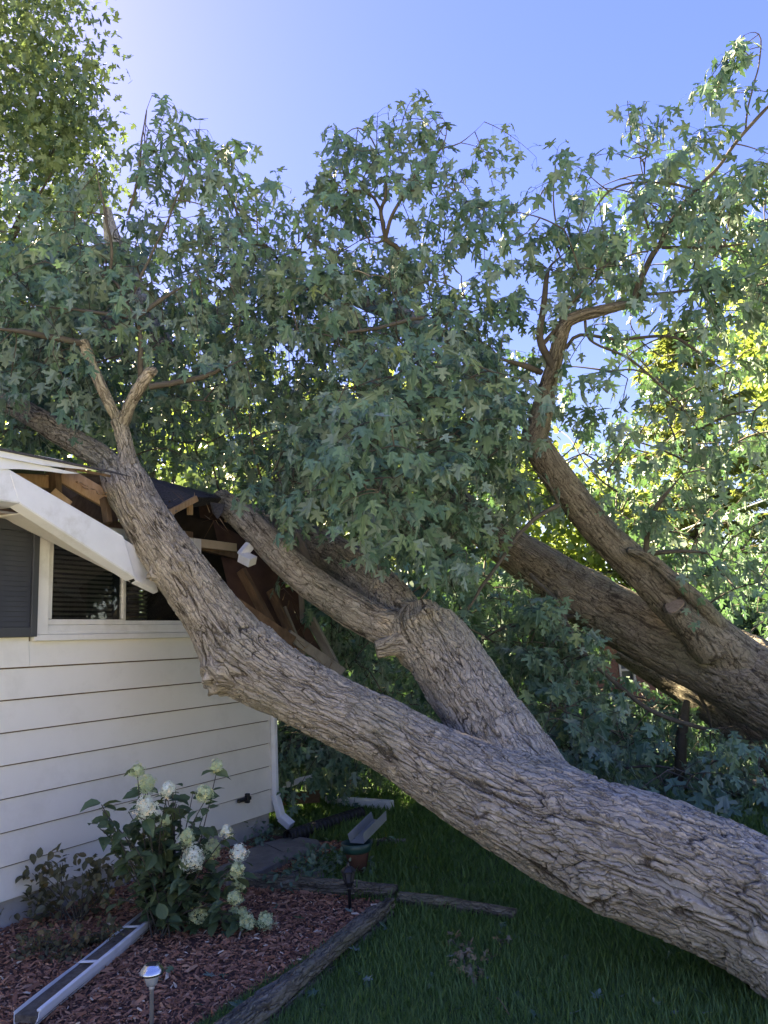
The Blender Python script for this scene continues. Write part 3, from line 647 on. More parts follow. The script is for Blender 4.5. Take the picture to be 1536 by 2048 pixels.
me, _ = trunk_mesh('stem', STEM, .0068, 260, 2, .0175, .036, .22, knots=[(855, 1225, .05, .05), (822, 1240, .03, .05)], unions=[(cMAIN, rMAIN, .20), (*cr_(ARMA), .12), (*cr_(ARMB), .09)]); link('stem', me, BARK, tree1)
for L, sd_, nv_, st_ in ((ARMA, 3, 110, .011), (ARMB, 4, 100, .014), (UPL, 5, 90, .011), (UPR, 6, 60, .011), (STUB1, 7, 70, .011)):
    un = [(*cr_(STEM), .10)] if L is not UPL and L is not UPR else [(cMAIN, rMAIN, .10)]
    me, _ = trunk_mesh('branch', L, st_*.8, int(nv_*1.3), sd_, .009, .034, .15, unions=un); link('branch', me, BARK, tree1)
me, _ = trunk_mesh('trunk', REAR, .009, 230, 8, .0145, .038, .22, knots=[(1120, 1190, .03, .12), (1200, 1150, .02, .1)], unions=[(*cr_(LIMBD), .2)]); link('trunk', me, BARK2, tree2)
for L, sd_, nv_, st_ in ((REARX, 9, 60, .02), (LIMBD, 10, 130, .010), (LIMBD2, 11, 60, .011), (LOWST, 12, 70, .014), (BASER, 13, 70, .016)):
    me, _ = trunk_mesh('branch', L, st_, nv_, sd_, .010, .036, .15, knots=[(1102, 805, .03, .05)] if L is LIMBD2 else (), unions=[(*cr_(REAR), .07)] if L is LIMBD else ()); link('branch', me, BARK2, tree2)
ST2 = limb([(1420, 1300, 6.36, 70), (1385, 1258, 6.28, 58), (1355, 1222, 6.22, 46), (1349, 1212, 6.2, 46)])
me, _ = trunk_mesh('branch_stub', ST2, .012, 60, 14, .008, .04, .15, unions=[(*cr_(LIMBD), .06)]); stub = link('branch_stub', me, BARK2, tree2)
tip = ST2[-1, :3]; dr = unit(ST2[-1, :3]-ST2[-2, :3]); s1_ = unit(np.cross(dr, [0, 0, 1.])); s2_ = np.cross(s1_, dr)
ring = [tip+dr*.008+(s1_*math.cos(t)+s2_*math.sin(t))*.078*(1+.12*math.sin(3*t)) for t in np.linspace(0, 2*math.pi, 16, endpoint=False)]
MB().slab(ring, dr, .012).build('cut_face', simple('sawn_wood', (.22, .155, .105), (.36, .275, .20), 40, .8, .3, .002), stub)

# smaller traced limbs (px, py, depth, width)
THIN1 = [
 [(240, 850, 5.56, 24), (215, 800, 5.5, 22), (190, 745, 5.45, 21), (165, 680, 5.4, 22)],
 [(172, 690, 5.4, 14), (100, 675, 5.3, 13), (40, 665, 5.2, 11), (-60, 650, 5.1, 8)],
 [(190, 680, 5.4, 13), (250, 650, 5.4, 12), (310, 610, 5.4, 9), (370, 570, 5.5, 6), (400, 555, 5.6, 4)],
 [(245, 850, 5.56, 26), (262, 805, 5.5, 24), (285, 765, 5.45, 24), (300, 745, 5.45, 22), (308, 742, 5.4, 16)],
 [(300, 775, 5.45, 14), (350, 762, 5.4, 12), (400, 755, 5.4, 11), (450, 735, 5.4, 8), (490, 718, 5.5, 5)],
 [(282, 760, 5.45, 12), (283, 700, 5.4, 10), (275, 650, 5.4, 9), (255, 610, 5.4, 7), (225, 560, 5.45, 6), (140, 540, 5.5, 4)],
 [(255, 610, 5.4, 7), (275, 575, 5.4, 6), (305, 500, 5.4, 5), (335, 440, 5.4, 4), (350, 400, 5.4, 4), (385, 320, 5.4, 3), (400, 290, 5.4, 2.5)],
 [(218, 555, 5.45, 6), (222, 490, 5.4, 6), (205, 390, 5.4, 5), (190, 320, 5.4, 4)],
 [(258, 430, 5.5, 5), (275, 360, 5.5, 5), (283, 290, 5.5, 4), (295, 220, 5.5, 3), (305, 190, 5.5, 2.5)],
 [(480, 470, 5.8, 6), (470, 420, 5.8, 5), (440, 350, 5.8, 4), (410, 290, 5.8, 3)],
 [(270, 640, 5.4, 9), (200, 628, 5.3, 7), (150, 620, 5.3, 6), (60, 610, 5.2, 5)],
 [(480, 470, 5.8, 7), (530, 490, 5.9, 8), (560, 520, 6.2, 10)],
 [(820, 600, 6.4, 14), (808, 560, 6.3, 12), (797, 500, 6.2, 10), (775, 480, 6.1, 9), (765, 440, 6.1, 8), (762, 420, 6.1, 8), (770, 400, 6.0, 6), (775, 350, 6.0, 5), (783, 270, 6.0, 3)],
 [(770, 480, 6.1, 8), (785, 430, 6.0, 7), (815, 380, 6.0, 6), (845, 330, 6.0, 5), (880, 300, 5.9, 4), (893, 260, 5.9, 3), (880, 230, 5.9, 2.5)],
 [(762, 420, 6.1, 6), (740, 390, 6.1, 6), (700, 382, 6.1, 6), (685, 405, 6.1, 5), (660, 430, 6.2, 5), (635, 450, 6.2, 4), (590, 500, 6.4, 4)],
 [(700, 382, 6.1, 4), (690, 355, 6.1, 3.5), (680, 335, 6.1, 3), (665, 338, 6.1, 2.5)],
 [(775, 350, 6.0, 3.5), (745, 280, 6.0, 3), (715, 258, 6.0, 3), (690, 270, 6.0, 2.5), (670, 295, 6.0, 2)],
 [(810, 385, 6.0, 4), (870, 375, 6.0, 4), (920, 365, 6.0, 3), (960, 250, 6.0, 0)][:-1],
 [(880, 300, 5.9, 3), (920, 285, 5.9, 3), (950, 262, 5.9, 2.5), (970, 240, 5.9, 2)],
 [(700, 590, 7.5, 30), (740, 605, 7.4, 38), (790, 625, 7.3, 42), (850, 670, 7.2, 45)],
 [(690, 665, 5.5, 6), (780, 650, 5.5, 8), (850, 640, 5.6, 9), (900, 690, 5.8, 9)],
 [(185, 690, 7.5, 50), (250, 560, 7.8, 40), (225, 480, 8.2, 30), (215, 420, 8.4, 16)],
 [(330, 700, 7.5, 40), (285, 600, 7.7, 36), (230, 480, 8, 30)],
]
THIN2 = [
 [(1108, 735, 5.9, 17), (1082, 690, 5.85, 15), (1086, 620, 5.8, 13), (1092, 560, 5.8, 10), (1105, 530, 5.8, 7), (1140, 500, 5.8, 5)],
 [(1084, 690, 5.85, 10), (1110, 660, 5.8, 8), (1150, 600, 5.75, 6), (1200, 545, 5.7, 5), (1230, 500, 5.7, 4)],
 [(1082, 745, 6.0, 13), (1040, 730, 5.9, 12), (1010, 718, 5.85, 9), (970, 712, 5.8, 6)],
 [(1268, 606, 5.65, 15), (1278, 560, 5.6, 13), (1300, 520, 5.55, 12), (1325, 480, 5.5, 10), (1350, 430, 5.45, 9), (1395, 375, 5.4, 8), (1440, 330, 5.4, 7), (1480, 275, 5.3, 7), (1536, 215, 5.2, 7), (1620, 130, 5.1, 5)],
 [(1490, 262, 5.3, 4), (1500, 200, 5.3, 3.5), (1518, 130, 5.3, 3), (1522, 80, 5.3, 3), (1510, 66, 5.3, 2.5), (1490, 72, 5.3, 2), (1470, 90, 5.3, 1.8)],
 [(1395, 380, 5.4, 5), (1320, 365, 5.4, 5), (1260, 365, 5.4, 4.5), (1220, 385, 5.4, 4), (1190, 420, 5.5, 4), (1170, 470, 5.6, 3.5)],
 [(1130, 700, 5.85, 8), (1160, 670, 5.8, 7), (1250, 680, 5.7, 6), (1330, 675, 5.6, 6), (1390, 700, 5.5, 5), (1480, 760, 5.4, 4)],
 [(1170, 640, 5.75, 6), (1180, 680, 5.7, 5), (1260, 720, 5.65, 5), (1340, 790, 5.6, 4), (1400, 860, 5.6, 3)],
 [(1260, 590, 5.65, 6), (1330, 585, 5.6, 5), (1400, 580, 5.5, 5), (1470, 583, 5.4, 4), (1560, 620, 5.3, 3)],
 [(1325, 495, 5.5, 7), (1370, 495, 5.4, 6), (1450, 490, 5.3, 5), (1560, 478, 5.2, 4)],
 [(1440, 1255, 6.3, 36), (1400, 1205, 6.25, 30), (1350, 1160, 6.2, 26), (1300, 1118, 6.2, 22), (1255, 1100, 6.2, 14)],
 [(1292, 1112, 6.2, 12), (1296, 1060, 6.15, 11), (1315, 1010, 6.1, 10), (1345, 970, 6.1, 8), (1365, 945, 6.1, 5)],
 [(1295, 1108, 6.2, 11), (1340, 1103, 6.1, 9), (1400, 1104, 6.0, 9), (1440, 1115, 6.0, 5)],
 [(1118, 1012, 6.0, 9), (1060, 1045, 5.9, 9), (1010, 1110, 5.8, 8), (960, 1180, 5.75, 7), (912, 1262, 5.7, 5)],
 [(1118, 1012, 6.1, 8), (1090, 960, 6.0, 5), (1040, 920, 6.0, 4)],
 [(1150, 1230, 7.0, 10), (1080, 1245, 6.9, 9), (1010, 1255, 6.8, 7), (950, 1290, 6.8, 5)],
 [(1060, 1150, 7.0, 8), (1110, 1200, 6.8, 9), (1145, 1270, 6.7, 10), (1200, 1340, 6.6, 9), (1300, 1420, 6.5, 9), (1400, 1455, 6.5, 9), (1480, 1455, 6.5, 8)],
 [(1172, 1300, 6.7, 6), (1140, 1330, 6.7, 5), (1090, 1330, 6.7, 4)],
 [(1375, 1400, 6.9, 12), (1365, 1460, 6.9, 22), (1360, 1540, 6.95, 24), (1358, 1600, 7, 26)],
 [(1400, 1390, 6.7, 7), (1420, 1440, 6.7, 8), (1422, 1500, 6.7, 5)],
]
skel = {1: [], 2: []}; i_l = 0
for tree, mat, lst, key in ((tree1, TWIG, THIN1, 1), (tree2, TWIG, THIN2, 2)):
    for L in lst:
        q = catmull(limb(L), .06); q[:, :3] += np.stack([fbm(q[:, :3]*4+9*i, 2, 77+i) for i in range(3)], 1)*.012
        w0 = L[0][3]
        if w0 >= 20:                                            # thick enough to show its bark
            me, _ = trunk_mesh('branch', limb(L), .012, 44, 200+i_l, .006, .028, .14); link('branch', me, BARK if key == 1 else BARK2, tree)
        else:
            q[:, 3] = np.maximum(q[:, 3], .0028)*np.clip((np.arange(len(q))[::-1]+2)/9, .35, 1)
            v, f = tubes([q], 9); link('branch', npmesh('branch', v, f, True), mat, tree)
        skel[key].append(q); i_l += 1
for L, key in ((UPL, 1), (ARMA, 1), (ARMB, 1), (REAR, 2), (REARX, 2), (LIMBD, 2), (LIMBD2, 2), (LOWST, 2)):
    q = catmull(L, .12); skel[key].append(q[3:])

# ------------------------------------------------------------------ sprays of leaves
CLEAR = [(MAIN, 40), (STEM, 30), (ARMA, 26), (ARMB, 6), (REAR, 10), (LIMBD, 14), (LIMBD2, 4), (UPR, 16), (UPL, 20)]
clr = []
for L, pad in CLEAR:
    q = catmull(L, .06); x, y, d = proj(q[:, :3]); clr.append(np.c_[x, y, d, q[:, 3]*F/d+pad])
clr = np.vstack(clr)
REG = [  # tree, polygon, sprays, depth range, hang
 (1, [(-120, 560), (120, 480), (300, 470), (480, 470), (560, 500), (640, 580), (660, 1000), (500, 1000), (300, 930), (120, 800), (-120, 760)], 460, 5.9, 9.0),
 (1, [(-140, 430), (150, 420), (300, 480), (300, 620), (-140, 650)], 56, 5.3, 7.0),
 (1, [(-140, 620), (200, 650), (190, 830), (40, 790), (-140, 880)], 84, 5.2, 6.6),
 (1, [(-120, 780), (60, 800), (200, 880), (0, 895), (-120, 870)], 60, 6.6, 8.5),
 (1, [(290, 430), (295, 330), (340, 420), (400, 300), (440, 330), (430, 420), (500, 400), (560, 430), (560, 500), (300, 500)], 20, 5.4, 6.6),
 (1, [(290, 260), (310, 195), (330, 215), (330, 330), (280, 350)], 6, 5.4, 5.6),
 (1, [(410, 285), (440, 275), (450, 300), (400, 330)], 2, 5.4, 5.8),
 (1, [(480, 400), (560, 405), (640, 460), (660, 560), (500, 520)], 8, 5.8, 7.2),
 (1, [(620, 560), (760, 540), (900, 600), (1000, 680), (1030, 800), (980, 1000), (950, 1120), (850, 1090), (650, 990), (560, 800)], 400, 5.6, 8.6),
 (1, [(660, 660), (900, 640), (1000, 740), (1000, 900), (860, 1000), (740, 1010), (660, 960)], 90, 4.6, 5.6),
 (1, [(690, 820), (790, 820), (800, 960), (720, 1010), (670, 960)], 24, 4.2, 4.7),
 (1, [(480, 900), (640, 880), (640, 1010), (520, 1010)], 40, 5.6, 6.6),
 (1, [(640, 480), (700, 450), (900, 520), (960, 560), (900, 640), (640, 600)], 28, 5.6, 7.4),
 (1, [(625, 350), (700, 300), (740, 340), (700, 430), (630, 400)], 9, 5.9, 6.3),
 (1, [(700, 300), (780, 230), (880, 215), (900, 330), (930, 300), (940, 420), (850, 430), (720, 420)], 17, 5.7, 6.4),
 (1, [(850, 400), (950, 390), (1030, 430), (980, 470), (880, 480)], 9, 5.7, 6.4),
 (1, [(640, 440), (720, 430), (760, 500), (640, 520)], 10, 5.9, 6.8),
 (1, [(930, 530), (1010, 545), (1030, 680), (930, 640)], 4, 5.8, 6.6),
 (1, [(780, 1020), (960, 1010), (930, 1130), (860, 1150), (800, 1080)], 44, 5.0, 6.2),
 (1, [(620, 1140), (720, 1180), (800, 1330), (880, 1440), (780, 1420), (690, 1350), (640, 1260)], 110, 6.8, 9.0),
 (1, [(560, 1440), (700, 1490), (800, 1540), (800, 1545), (690, 1515), (565, 1505)], 150, 7.0, 9.0),
 (1, [(540, 1425), (600, 1440), (590, 1500), (556, 1490)], 5, 6.7, 7.0),
 (2, [(1040, 430), (1110, 360), (1180, 350), (1260, 320), (1320, 300), (1390, 360), (1480, 330), (1620, 260), (1640, 600), (1400, 620), (1300, 540), (1200, 560), (1120, 520), (1040, 470)], 112, 5.0, 6.6),
 (2, [(1340, 420), (1600, 380), (1620, 660), (1400, 640)], 32, 4.9, 6.4),
 (2, [(1040, 470), (1180, 460), (1180, 620), (1040, 640)], 8, 5.4, 6.4),
 (2, [(1240, 290), (1310, 262), (1340, 290), (1260, 330)], 3, 5.2, 5.4),
 (2, [(1455, 105), (1500, 95), (1505, 120), (1470, 125)], 1, 5.25, 5.35),
 (2, [(1475, 175), (1500, 180), (1500, 200), (1470, 205)], 1, 5.25, 5.35),
 (2, [(1450, 240), (1490, 240), (1490, 270), (1460, 280)], 2, 5.25, 5.35),
 (2, [(1150, 640), (1400, 640), (1620, 640), (1620, 900), (1420, 900), (1250, 780), (1140, 760)], 44, 5.2, 7.6),
 (2, [(1130, 780), (1400, 860), (1620, 860), (1620, 1270), (1460, 1240), (1330, 1070), (1200, 960), (1100, 870)], 105, 5.8, 9.0),
 (2, [(900, 760), (1060, 720), (1070, 900), (1120, 1000), (1000, 1040), (900, 960)], 56, 5.6, 8.0),
 (2, [(890, 1130), (1060, 1160), (1200, 1290), (1380, 1390), (1500, 1500), (1620, 1520), (1620, 1590), (1330, 1580), (1090, 1520), (1000, 1440), (890, 1260)], 620, 6.9, 10.0),
 (2, [(1080, 1400), (1250, 1420), (1330, 1560), (1120, 1520)], 60, 5.6, 7.0),
 (2, [(1310, 1530), (1440, 1545), (1420, 1590), (1330, 1590)], 9, 4.9, 5.6),
 (2, [(1500, 1500), (1600, 1500), (1600, 1570), (1510, 1560)], 6, 4.7, 5.2),
 (2, [(1060, 1180), (1200, 1320), (1290, 1380), (1120, 1380), (1000, 1300)], 60, 6.3, 7.2),
 (2, [(1200, 990), (1360, 1100), (1460, 1230), (1340, 1150)], 24, 6.6, 7.6),
]
spr_p, spr_t = [], []
for key, poly, cnt, d0, d1 in REG:
    xs = [p[0] for p in poly]; ys = [p[1] for p in poly]; got = 0
    while got < cnt:
        x = rng.uniform(min(xs), max(xs)); y = rng.uniform(min(ys), max(ys))
        if not inpoly(np.array([x]), np.array([y]), poly)[0]: continue
        d = rng.uniform(d0, d1)
        if abs(x-1255) < 75 and 1235 < y < 1385: got += 1; continue        # the opening onto the brick house
        e = np.hypot(clr[:, 0]-x, clr[:, 1]-25-y)-clr[:, 3]; i = int(np.argmin(e))
        if e[i] < 0 and d < clr[i, 2]+.45: d = clr[i, 2]+.45+rng.random()*.8
        p = P(x, y, d); s, o = hcoord(p)
        if p[2] < .18: p = G(x, y, .2) if d > 5 else p
        if s > -.2 and o < .5 and o > -7 and p[2] < 3.0 + max(0, (.4-o))*.3 and not (s < 1.0 and p[2] > 2.7): 
            if p[2] < 2.6: got += 1; continue
            p = p + HZ*.4
        spr_p.append(p); spr_t.append(key); got += 1
spr_p = np.array(spr_p); spr_t = np.array(spr_t)

def grow(base, skl, r0=.0105):
    """twigs: every spray base joins the nearest already-grown point"""
    pts = [q[:, :3] for q in skl]; nodes = np.vstack(pts); nn = len(nodes)
    N = len(base); d2 = np.array([np.min(np.linalg.norm(nodes-b, axis=1)) for b in base]); order = np.argsort(d2)
    allp = np.vstack([nodes, np.zeros((N*2, 3))]); cnt = nn; dirs = np.zeros((N, 3)); paths = []
    for i in order:
        b = base[i]; d = np.linalg.norm(allp[:cnt]-b, axis=1) + .6*np.maximum(0, allp[:cnt, 2]-b[2]); j = int(np.argmin(d)); a = allp[j]; L = np.linalg.norm(b-a)
        if L < .02: dirs[i] = unit(rng.normal(0, 1, 3)); continue
        mid = (a+b)/2 + rng.normal(0, .09*L, 3) + HZ*.10*L
        t = np.linspace(0, 1, 6)[:, None]; c = (1-t)**2*a + 2*t*(1-t)*mid + t**2*b
        rr = np.clip(.0035+.008*L, .004, r0); paths.append(np.c_[c, np.linspace(rr*1.25, rr*.7, 6)])
        dirs[i] = unit(b-mid); allp[cnt] = b; allp[cnt+1] = c[3]; cnt += 2
    return dirs, paths

def sprays(base, dirs, nodes=6, Lr=(.24, .50), ls=(.06, .138), droop=.45):
    S = len(base); L = rng.uniform(*Lr, S)
    d0 = unit(dirs + rng.normal(0, .45, (S, 3)) + np.array([0, 0, .25]))
    K = nodes; t = (np.arange(1, K+1)/K)[None, :, None]
    g = np.array([0, 0, -1.0])
    pos = base[:, None, :] + L[:, None, None]*(d0[:, None, :]*t + g*droop*t**2*.8)
    tan = unit(d0[:, None, :] + g*droop*1.6*t)
    st = np.concatenate([base[:, None, :], pos], 1)
    rad = np.linspace(.0042, .0016, K+1)
    paths = [np.c_[st[i], rad] for i in range(S)]
    lp, la, ln, lz, pet = [], [], [], [], []
    for k in range(K):
        for sgn in (-1, 1):
            if k == K-1 and sgn == 1: sd0 = None
            tn = tan[:, k]; rnd_ = rng.normal(0, 1, (S, 3)); sv = unit(np.cross(tn, rnd_ if k % 2 else rnd_*.3+np.array([0, 0, 1.0]) + (np.array([1.0, 0, 0]) if k % 2 else 0)))*sgn
            pd_ = unit(sv + tn*.7 + np.array([0, 0, .15]) + rng.normal(0, .25, (S, 3)))
            pl = rng.uniform(.05, .11, S); b0 = pos[:, k]; b1 = b0 + pd_*pl[:, None] + g*(pl*.25)[:, None]
            ax = unit(pd_*.7 + g*rng.uniform(.35, 1.9, S)[:, None] + rng.normal(0, .25, (S, 3)))
            nv = np.array([0, 0, 1.0]) + pd_*.5 + rng.normal(0, .45, (S, 3)); nv = unit(nv - ax*np.sum(nv*ax, 1)[:, None])
            lp.append(b1); la.append(ax); ln.append(nv); lz.append(rng.uniform(*ls, S)*(1-.25*(k == K-1))); pet.append((b0, b1))
    return np.vstack(lp), np.vstack(la), np.vstack(ln), np.concatenate(lz), np.vstack([p[0] for p in pet]), np.vstack([p[1] for p in pet]), paths

LEAFPROTO = None
for key, tree in ((1, tree1), (2, tree2)):
    base = spr_p[spr_t == key]; dirs, tw = grow(base, skel[key])
    # hanging sprays also right on the thin traced limbs
    ex, exd = [], []
    for q in skel[key]:
        if q[0, 3] < .06:
            sel = np.arange(4, len(q), 7)
            if q[-1, 3] < .012: ex += [q[-1, :3], q[-3, :3], q[-6, :3]]; exd += [unit(unit(q[-1, :3]-q[-3, :3])*.45+np.array([0, 0, -.75]))]*3
            for i in sel:
                if rng.random() < (.34 if key == 1 else .26): ex.append(q[i, :3]); exd.append(unit(rng.normal(0, 1, 3)+np.array([0, 0, .3])))
    if ex: base = np.vstack([base, np.array(ex)]); dirs = np.vstack([dirs, np.array(exd)])
    lp, la, ln, lz, pb, pe, paths = sprays(base, dirs)
    drop = rng.random(len(lp)) < .10
    qx, qy, _q = proj(lp)
    ok = ~drop & (lp[:, 2] > .06) & ~((qx > 1218) & (qx < 1290) & (qy > 1268) & (qy < 1352))
    lp, la, ln, lz, pb, pe = lp[ok], la[ok], ln[ok], lz[ok], pb[ok], pe[ok]
    ls_ = np.cross(la, ln); px, py, pd = proj(lp); n = len(lp)
    rnd_ = np.clip(rng.normal(.5, .28, n), 0, 1)
    v, f = tubes(tw + paths, 4); link_o = link('twigs', npmesh('twigs', v, f, True), TWIG, tree); link_o['kind'] = 'stuff'
    # petioles of the near leaves
    near = np.where(pd < 7.2)[0]
    tq = [np.array([[*pb[i], .0016], [*((pb[i]+pe[i])/2+np.array([0, 0, .008])), .0013], [*pe[i], .0012]]) for i in near]
    v, f = tubes(tq, 3); o = link('petioles', npmesh('petioles', v, f, True), GRASSM if False else LEAF, tree); o['kind'] = 'stuff'
    # the largest leaves in the picture are objects
    vis = np.where((px > 0) & (px < 1536) & (py > 0) & (py < 2048))[0]
    big = vis[np.argsort(-(lz[vis]/pd[vis]))[:300]]; isbig = np.zeros(n, bool); isbig[big] = True
    var = rng.integers(0, 6, n)
    protos = []
    for i in range(6):
        for rv in (.2, .5, .85):
            tv, tp = LEAFV[i]; protos.append(npmesh('leaf', tv, tp, False, {'rnd': np.full(len(tv), rv)}))
            protos[-1].materials.append(LEAF)
    for i in big:
        o = bpy.data.objects.new('leaf', protos[var[i]*3 + int(rng.integers(0, 3))]); col.objects.link(o); o.parent = tree
        o.matrix_parent_inverse = Matrix.Translation(-Vector(tree.location))
        A = np.eye(4); A[:3, 0] = ls_[i]*lz[i]; A[:3, 1] = la[i]*lz[i]; A[:3, 2] = ln[i]*lz[i]; A[:3, 3] = lp[i]
        o.matrix_basis = Matrix(A.tolist())
    VV, FF, RR, base_i = [], [[], []], [], 0
    for i in range(7):
        m_ = ~isbig & ((var == i) & (pd < 8.2) if i < 6 else (pd >= 8.2))
        if not m_.any(): continue
        tv, tp = LEAFV[i] if i < 6 else MIDT
        v, f = scatter(tv, tp, lp[m_], ls_[m_], la[m_], ln[m_], lz[m_])
        VV.append(v); FF[0] += [q+base_i for q in f]; RR.append(np.repeat(rnd_[m_], len(tv))); base_i += len(v)
    o = link('foliage', npmesh('foliage', np.vstack(VV), FF[0], False, {'rnd': np.concatenate(RR)}), LEAF, tree); o['kind'] = 'stuff'
    print('LEAVES', key, n, len(base))

# ------------------------------------------------------------------ background trees and shrubs
def crown_leaves(c, rad, nclump, per, size, tmpl, seed, flat=.0, clump=.16, hang=.6):
    r = np.random.default_rng(seed); c = np.asarray(c); rad = np.asarray(rad)
    d = unit(r.normal(0, 1, (nclump, 3))); rr = r.uniform(.35, 1, nclump)**.6
    wob = 1 + .28*fbm(d*2.1+seed, 2, seed)
    cc = c + d*(rr*wob)[:, None]*rad
    n = nclump*per; b = np.repeat(cc, per, axis=0) + r.normal(0, 1, (n, 3))*clump*np.array([1, 1, .7])*rad.mean()
    ax = unit(r.normal(0, 1, (n, 3)) + np.array([0, 0, -hang])); nv = r.normal(0, .6, (n, 3)) + np.array([0, 0, 1.0]); nv = unit(nv-ax*np.sum(nv*ax, 1)[:, None])
    sz = r.uniform(.7, 1.3, n)*size
    v, f = scatter(tmpl[0], tmpl[1], b, np.cross(ax, nv), ax, nv, sz)
    return v, f, np.repeat(np.clip(r.normal(.5, .3, n), 0, 1), len(tmpl[0])), cc
def bg_tree(name, base, c, rad, nclump, per, size, tmpl, mat, seed, label, cat='tree', group=None, tr=.14, clump=.16):
    root = empty(name, base, label, cat, group)
    v, f, rv, cc = crown_leaves(c, rad, nclump, per, size, tmpl, seed, clump=clump)
    ok = link('crown', npmesh('crown', v, f, False, {'rnd': rv}), mat, root); ok['kind'] = 'stuff'
    c = np.asarray(c, float); base = np.asarray(base, float)
    ps = [np.array([[*base, tr], [*(base*.5+c*.5), tr*.75], [*c, tr*.4], [*(c+np.array([0, 0, rad[2]*.7])), tr*.1]])]
    ps = [catmull(p, .5) for p in ps]
    v, f = tubes(ps, 10); link('trunk', npmesh('trunk', v, f, True), BARK2, root)
    r = np.random.default_rng(seed+1); ls = []
    for q in cc[r.choice(len(cc), min(22, len(cc)), replace=False)]:
        t = r.uniform(.35, .8); a = base*(1-t)*.6 + c*(t*1.0+(1-t)*.4); a[2] = min(a[2], q[2]-.1)
        m_ = (a+q)/2 + np.array([0, 0, -.1*np.linalg.norm(q-a)]); tt = np.linspace(0, 1, 6)[:, None]
        ls.append(np.c_[(1-tt)**2*a+2*tt*(1-tt)*m_+tt**2*q, np.linspace(tr*.32, tr*.06, 6)])
    v, f = tubes(ls, 5); link('limbs', npmesh('limbs', v, f, True), BARK2, root)
    return root
def at(x, y, d): return P(x, y, d)
def gr(p): return np.array([p[0], p[1], 0.0])
# tall standing tree at the upper left
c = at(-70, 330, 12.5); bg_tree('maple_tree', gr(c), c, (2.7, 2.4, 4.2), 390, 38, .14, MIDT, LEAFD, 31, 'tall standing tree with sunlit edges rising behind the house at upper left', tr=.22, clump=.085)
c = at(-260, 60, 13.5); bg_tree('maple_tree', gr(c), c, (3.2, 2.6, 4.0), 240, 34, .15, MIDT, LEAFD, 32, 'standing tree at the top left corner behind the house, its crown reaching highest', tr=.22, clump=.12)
bg_tree('maple_tree', np.array([-9.3, 6.6, 0]), np.array([-9.3, 6.6, 9.2]), (3.6, 3.6, 3.4), 170, 30, .17, MIDT, LEAFD, 34, 'tall standing maple past the left edge whose shade falls over the house and yard', tr=.25, clump=.12)  # out of view, added to keep sun off the near yard
for k, (tx, ty, tz, tr_) in enumerate(((-4.2, 13.0, 4.8, 3.0), (-8.2, 11.4, 5.0, 3.0), (-1.0, 14.5, 3.4, 2.2))):  # maples added behind the house to cast shade and close gaps
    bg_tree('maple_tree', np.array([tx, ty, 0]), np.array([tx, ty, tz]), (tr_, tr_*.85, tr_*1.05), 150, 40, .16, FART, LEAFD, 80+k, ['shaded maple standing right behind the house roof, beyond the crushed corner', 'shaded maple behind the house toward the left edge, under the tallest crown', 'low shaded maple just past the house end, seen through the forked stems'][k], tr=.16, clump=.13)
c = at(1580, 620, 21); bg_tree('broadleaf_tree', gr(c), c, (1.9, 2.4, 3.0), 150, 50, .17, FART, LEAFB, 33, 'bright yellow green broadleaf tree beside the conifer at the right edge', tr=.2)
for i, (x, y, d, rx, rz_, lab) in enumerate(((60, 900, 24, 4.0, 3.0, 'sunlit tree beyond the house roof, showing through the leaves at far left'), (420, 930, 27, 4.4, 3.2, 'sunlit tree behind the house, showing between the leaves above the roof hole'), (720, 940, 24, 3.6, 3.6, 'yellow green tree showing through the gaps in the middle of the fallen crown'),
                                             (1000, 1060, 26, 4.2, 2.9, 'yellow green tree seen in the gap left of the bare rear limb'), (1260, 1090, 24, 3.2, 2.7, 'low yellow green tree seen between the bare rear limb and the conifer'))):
    c = at(x, y, d); bg_tree('broadleaf_tree', gr(c), c, (rx, rx*.8, rz_), 130, 40, .24, FART, LEAFB, 40+i, lab, group='sunlit trees beyond the fallen maples')
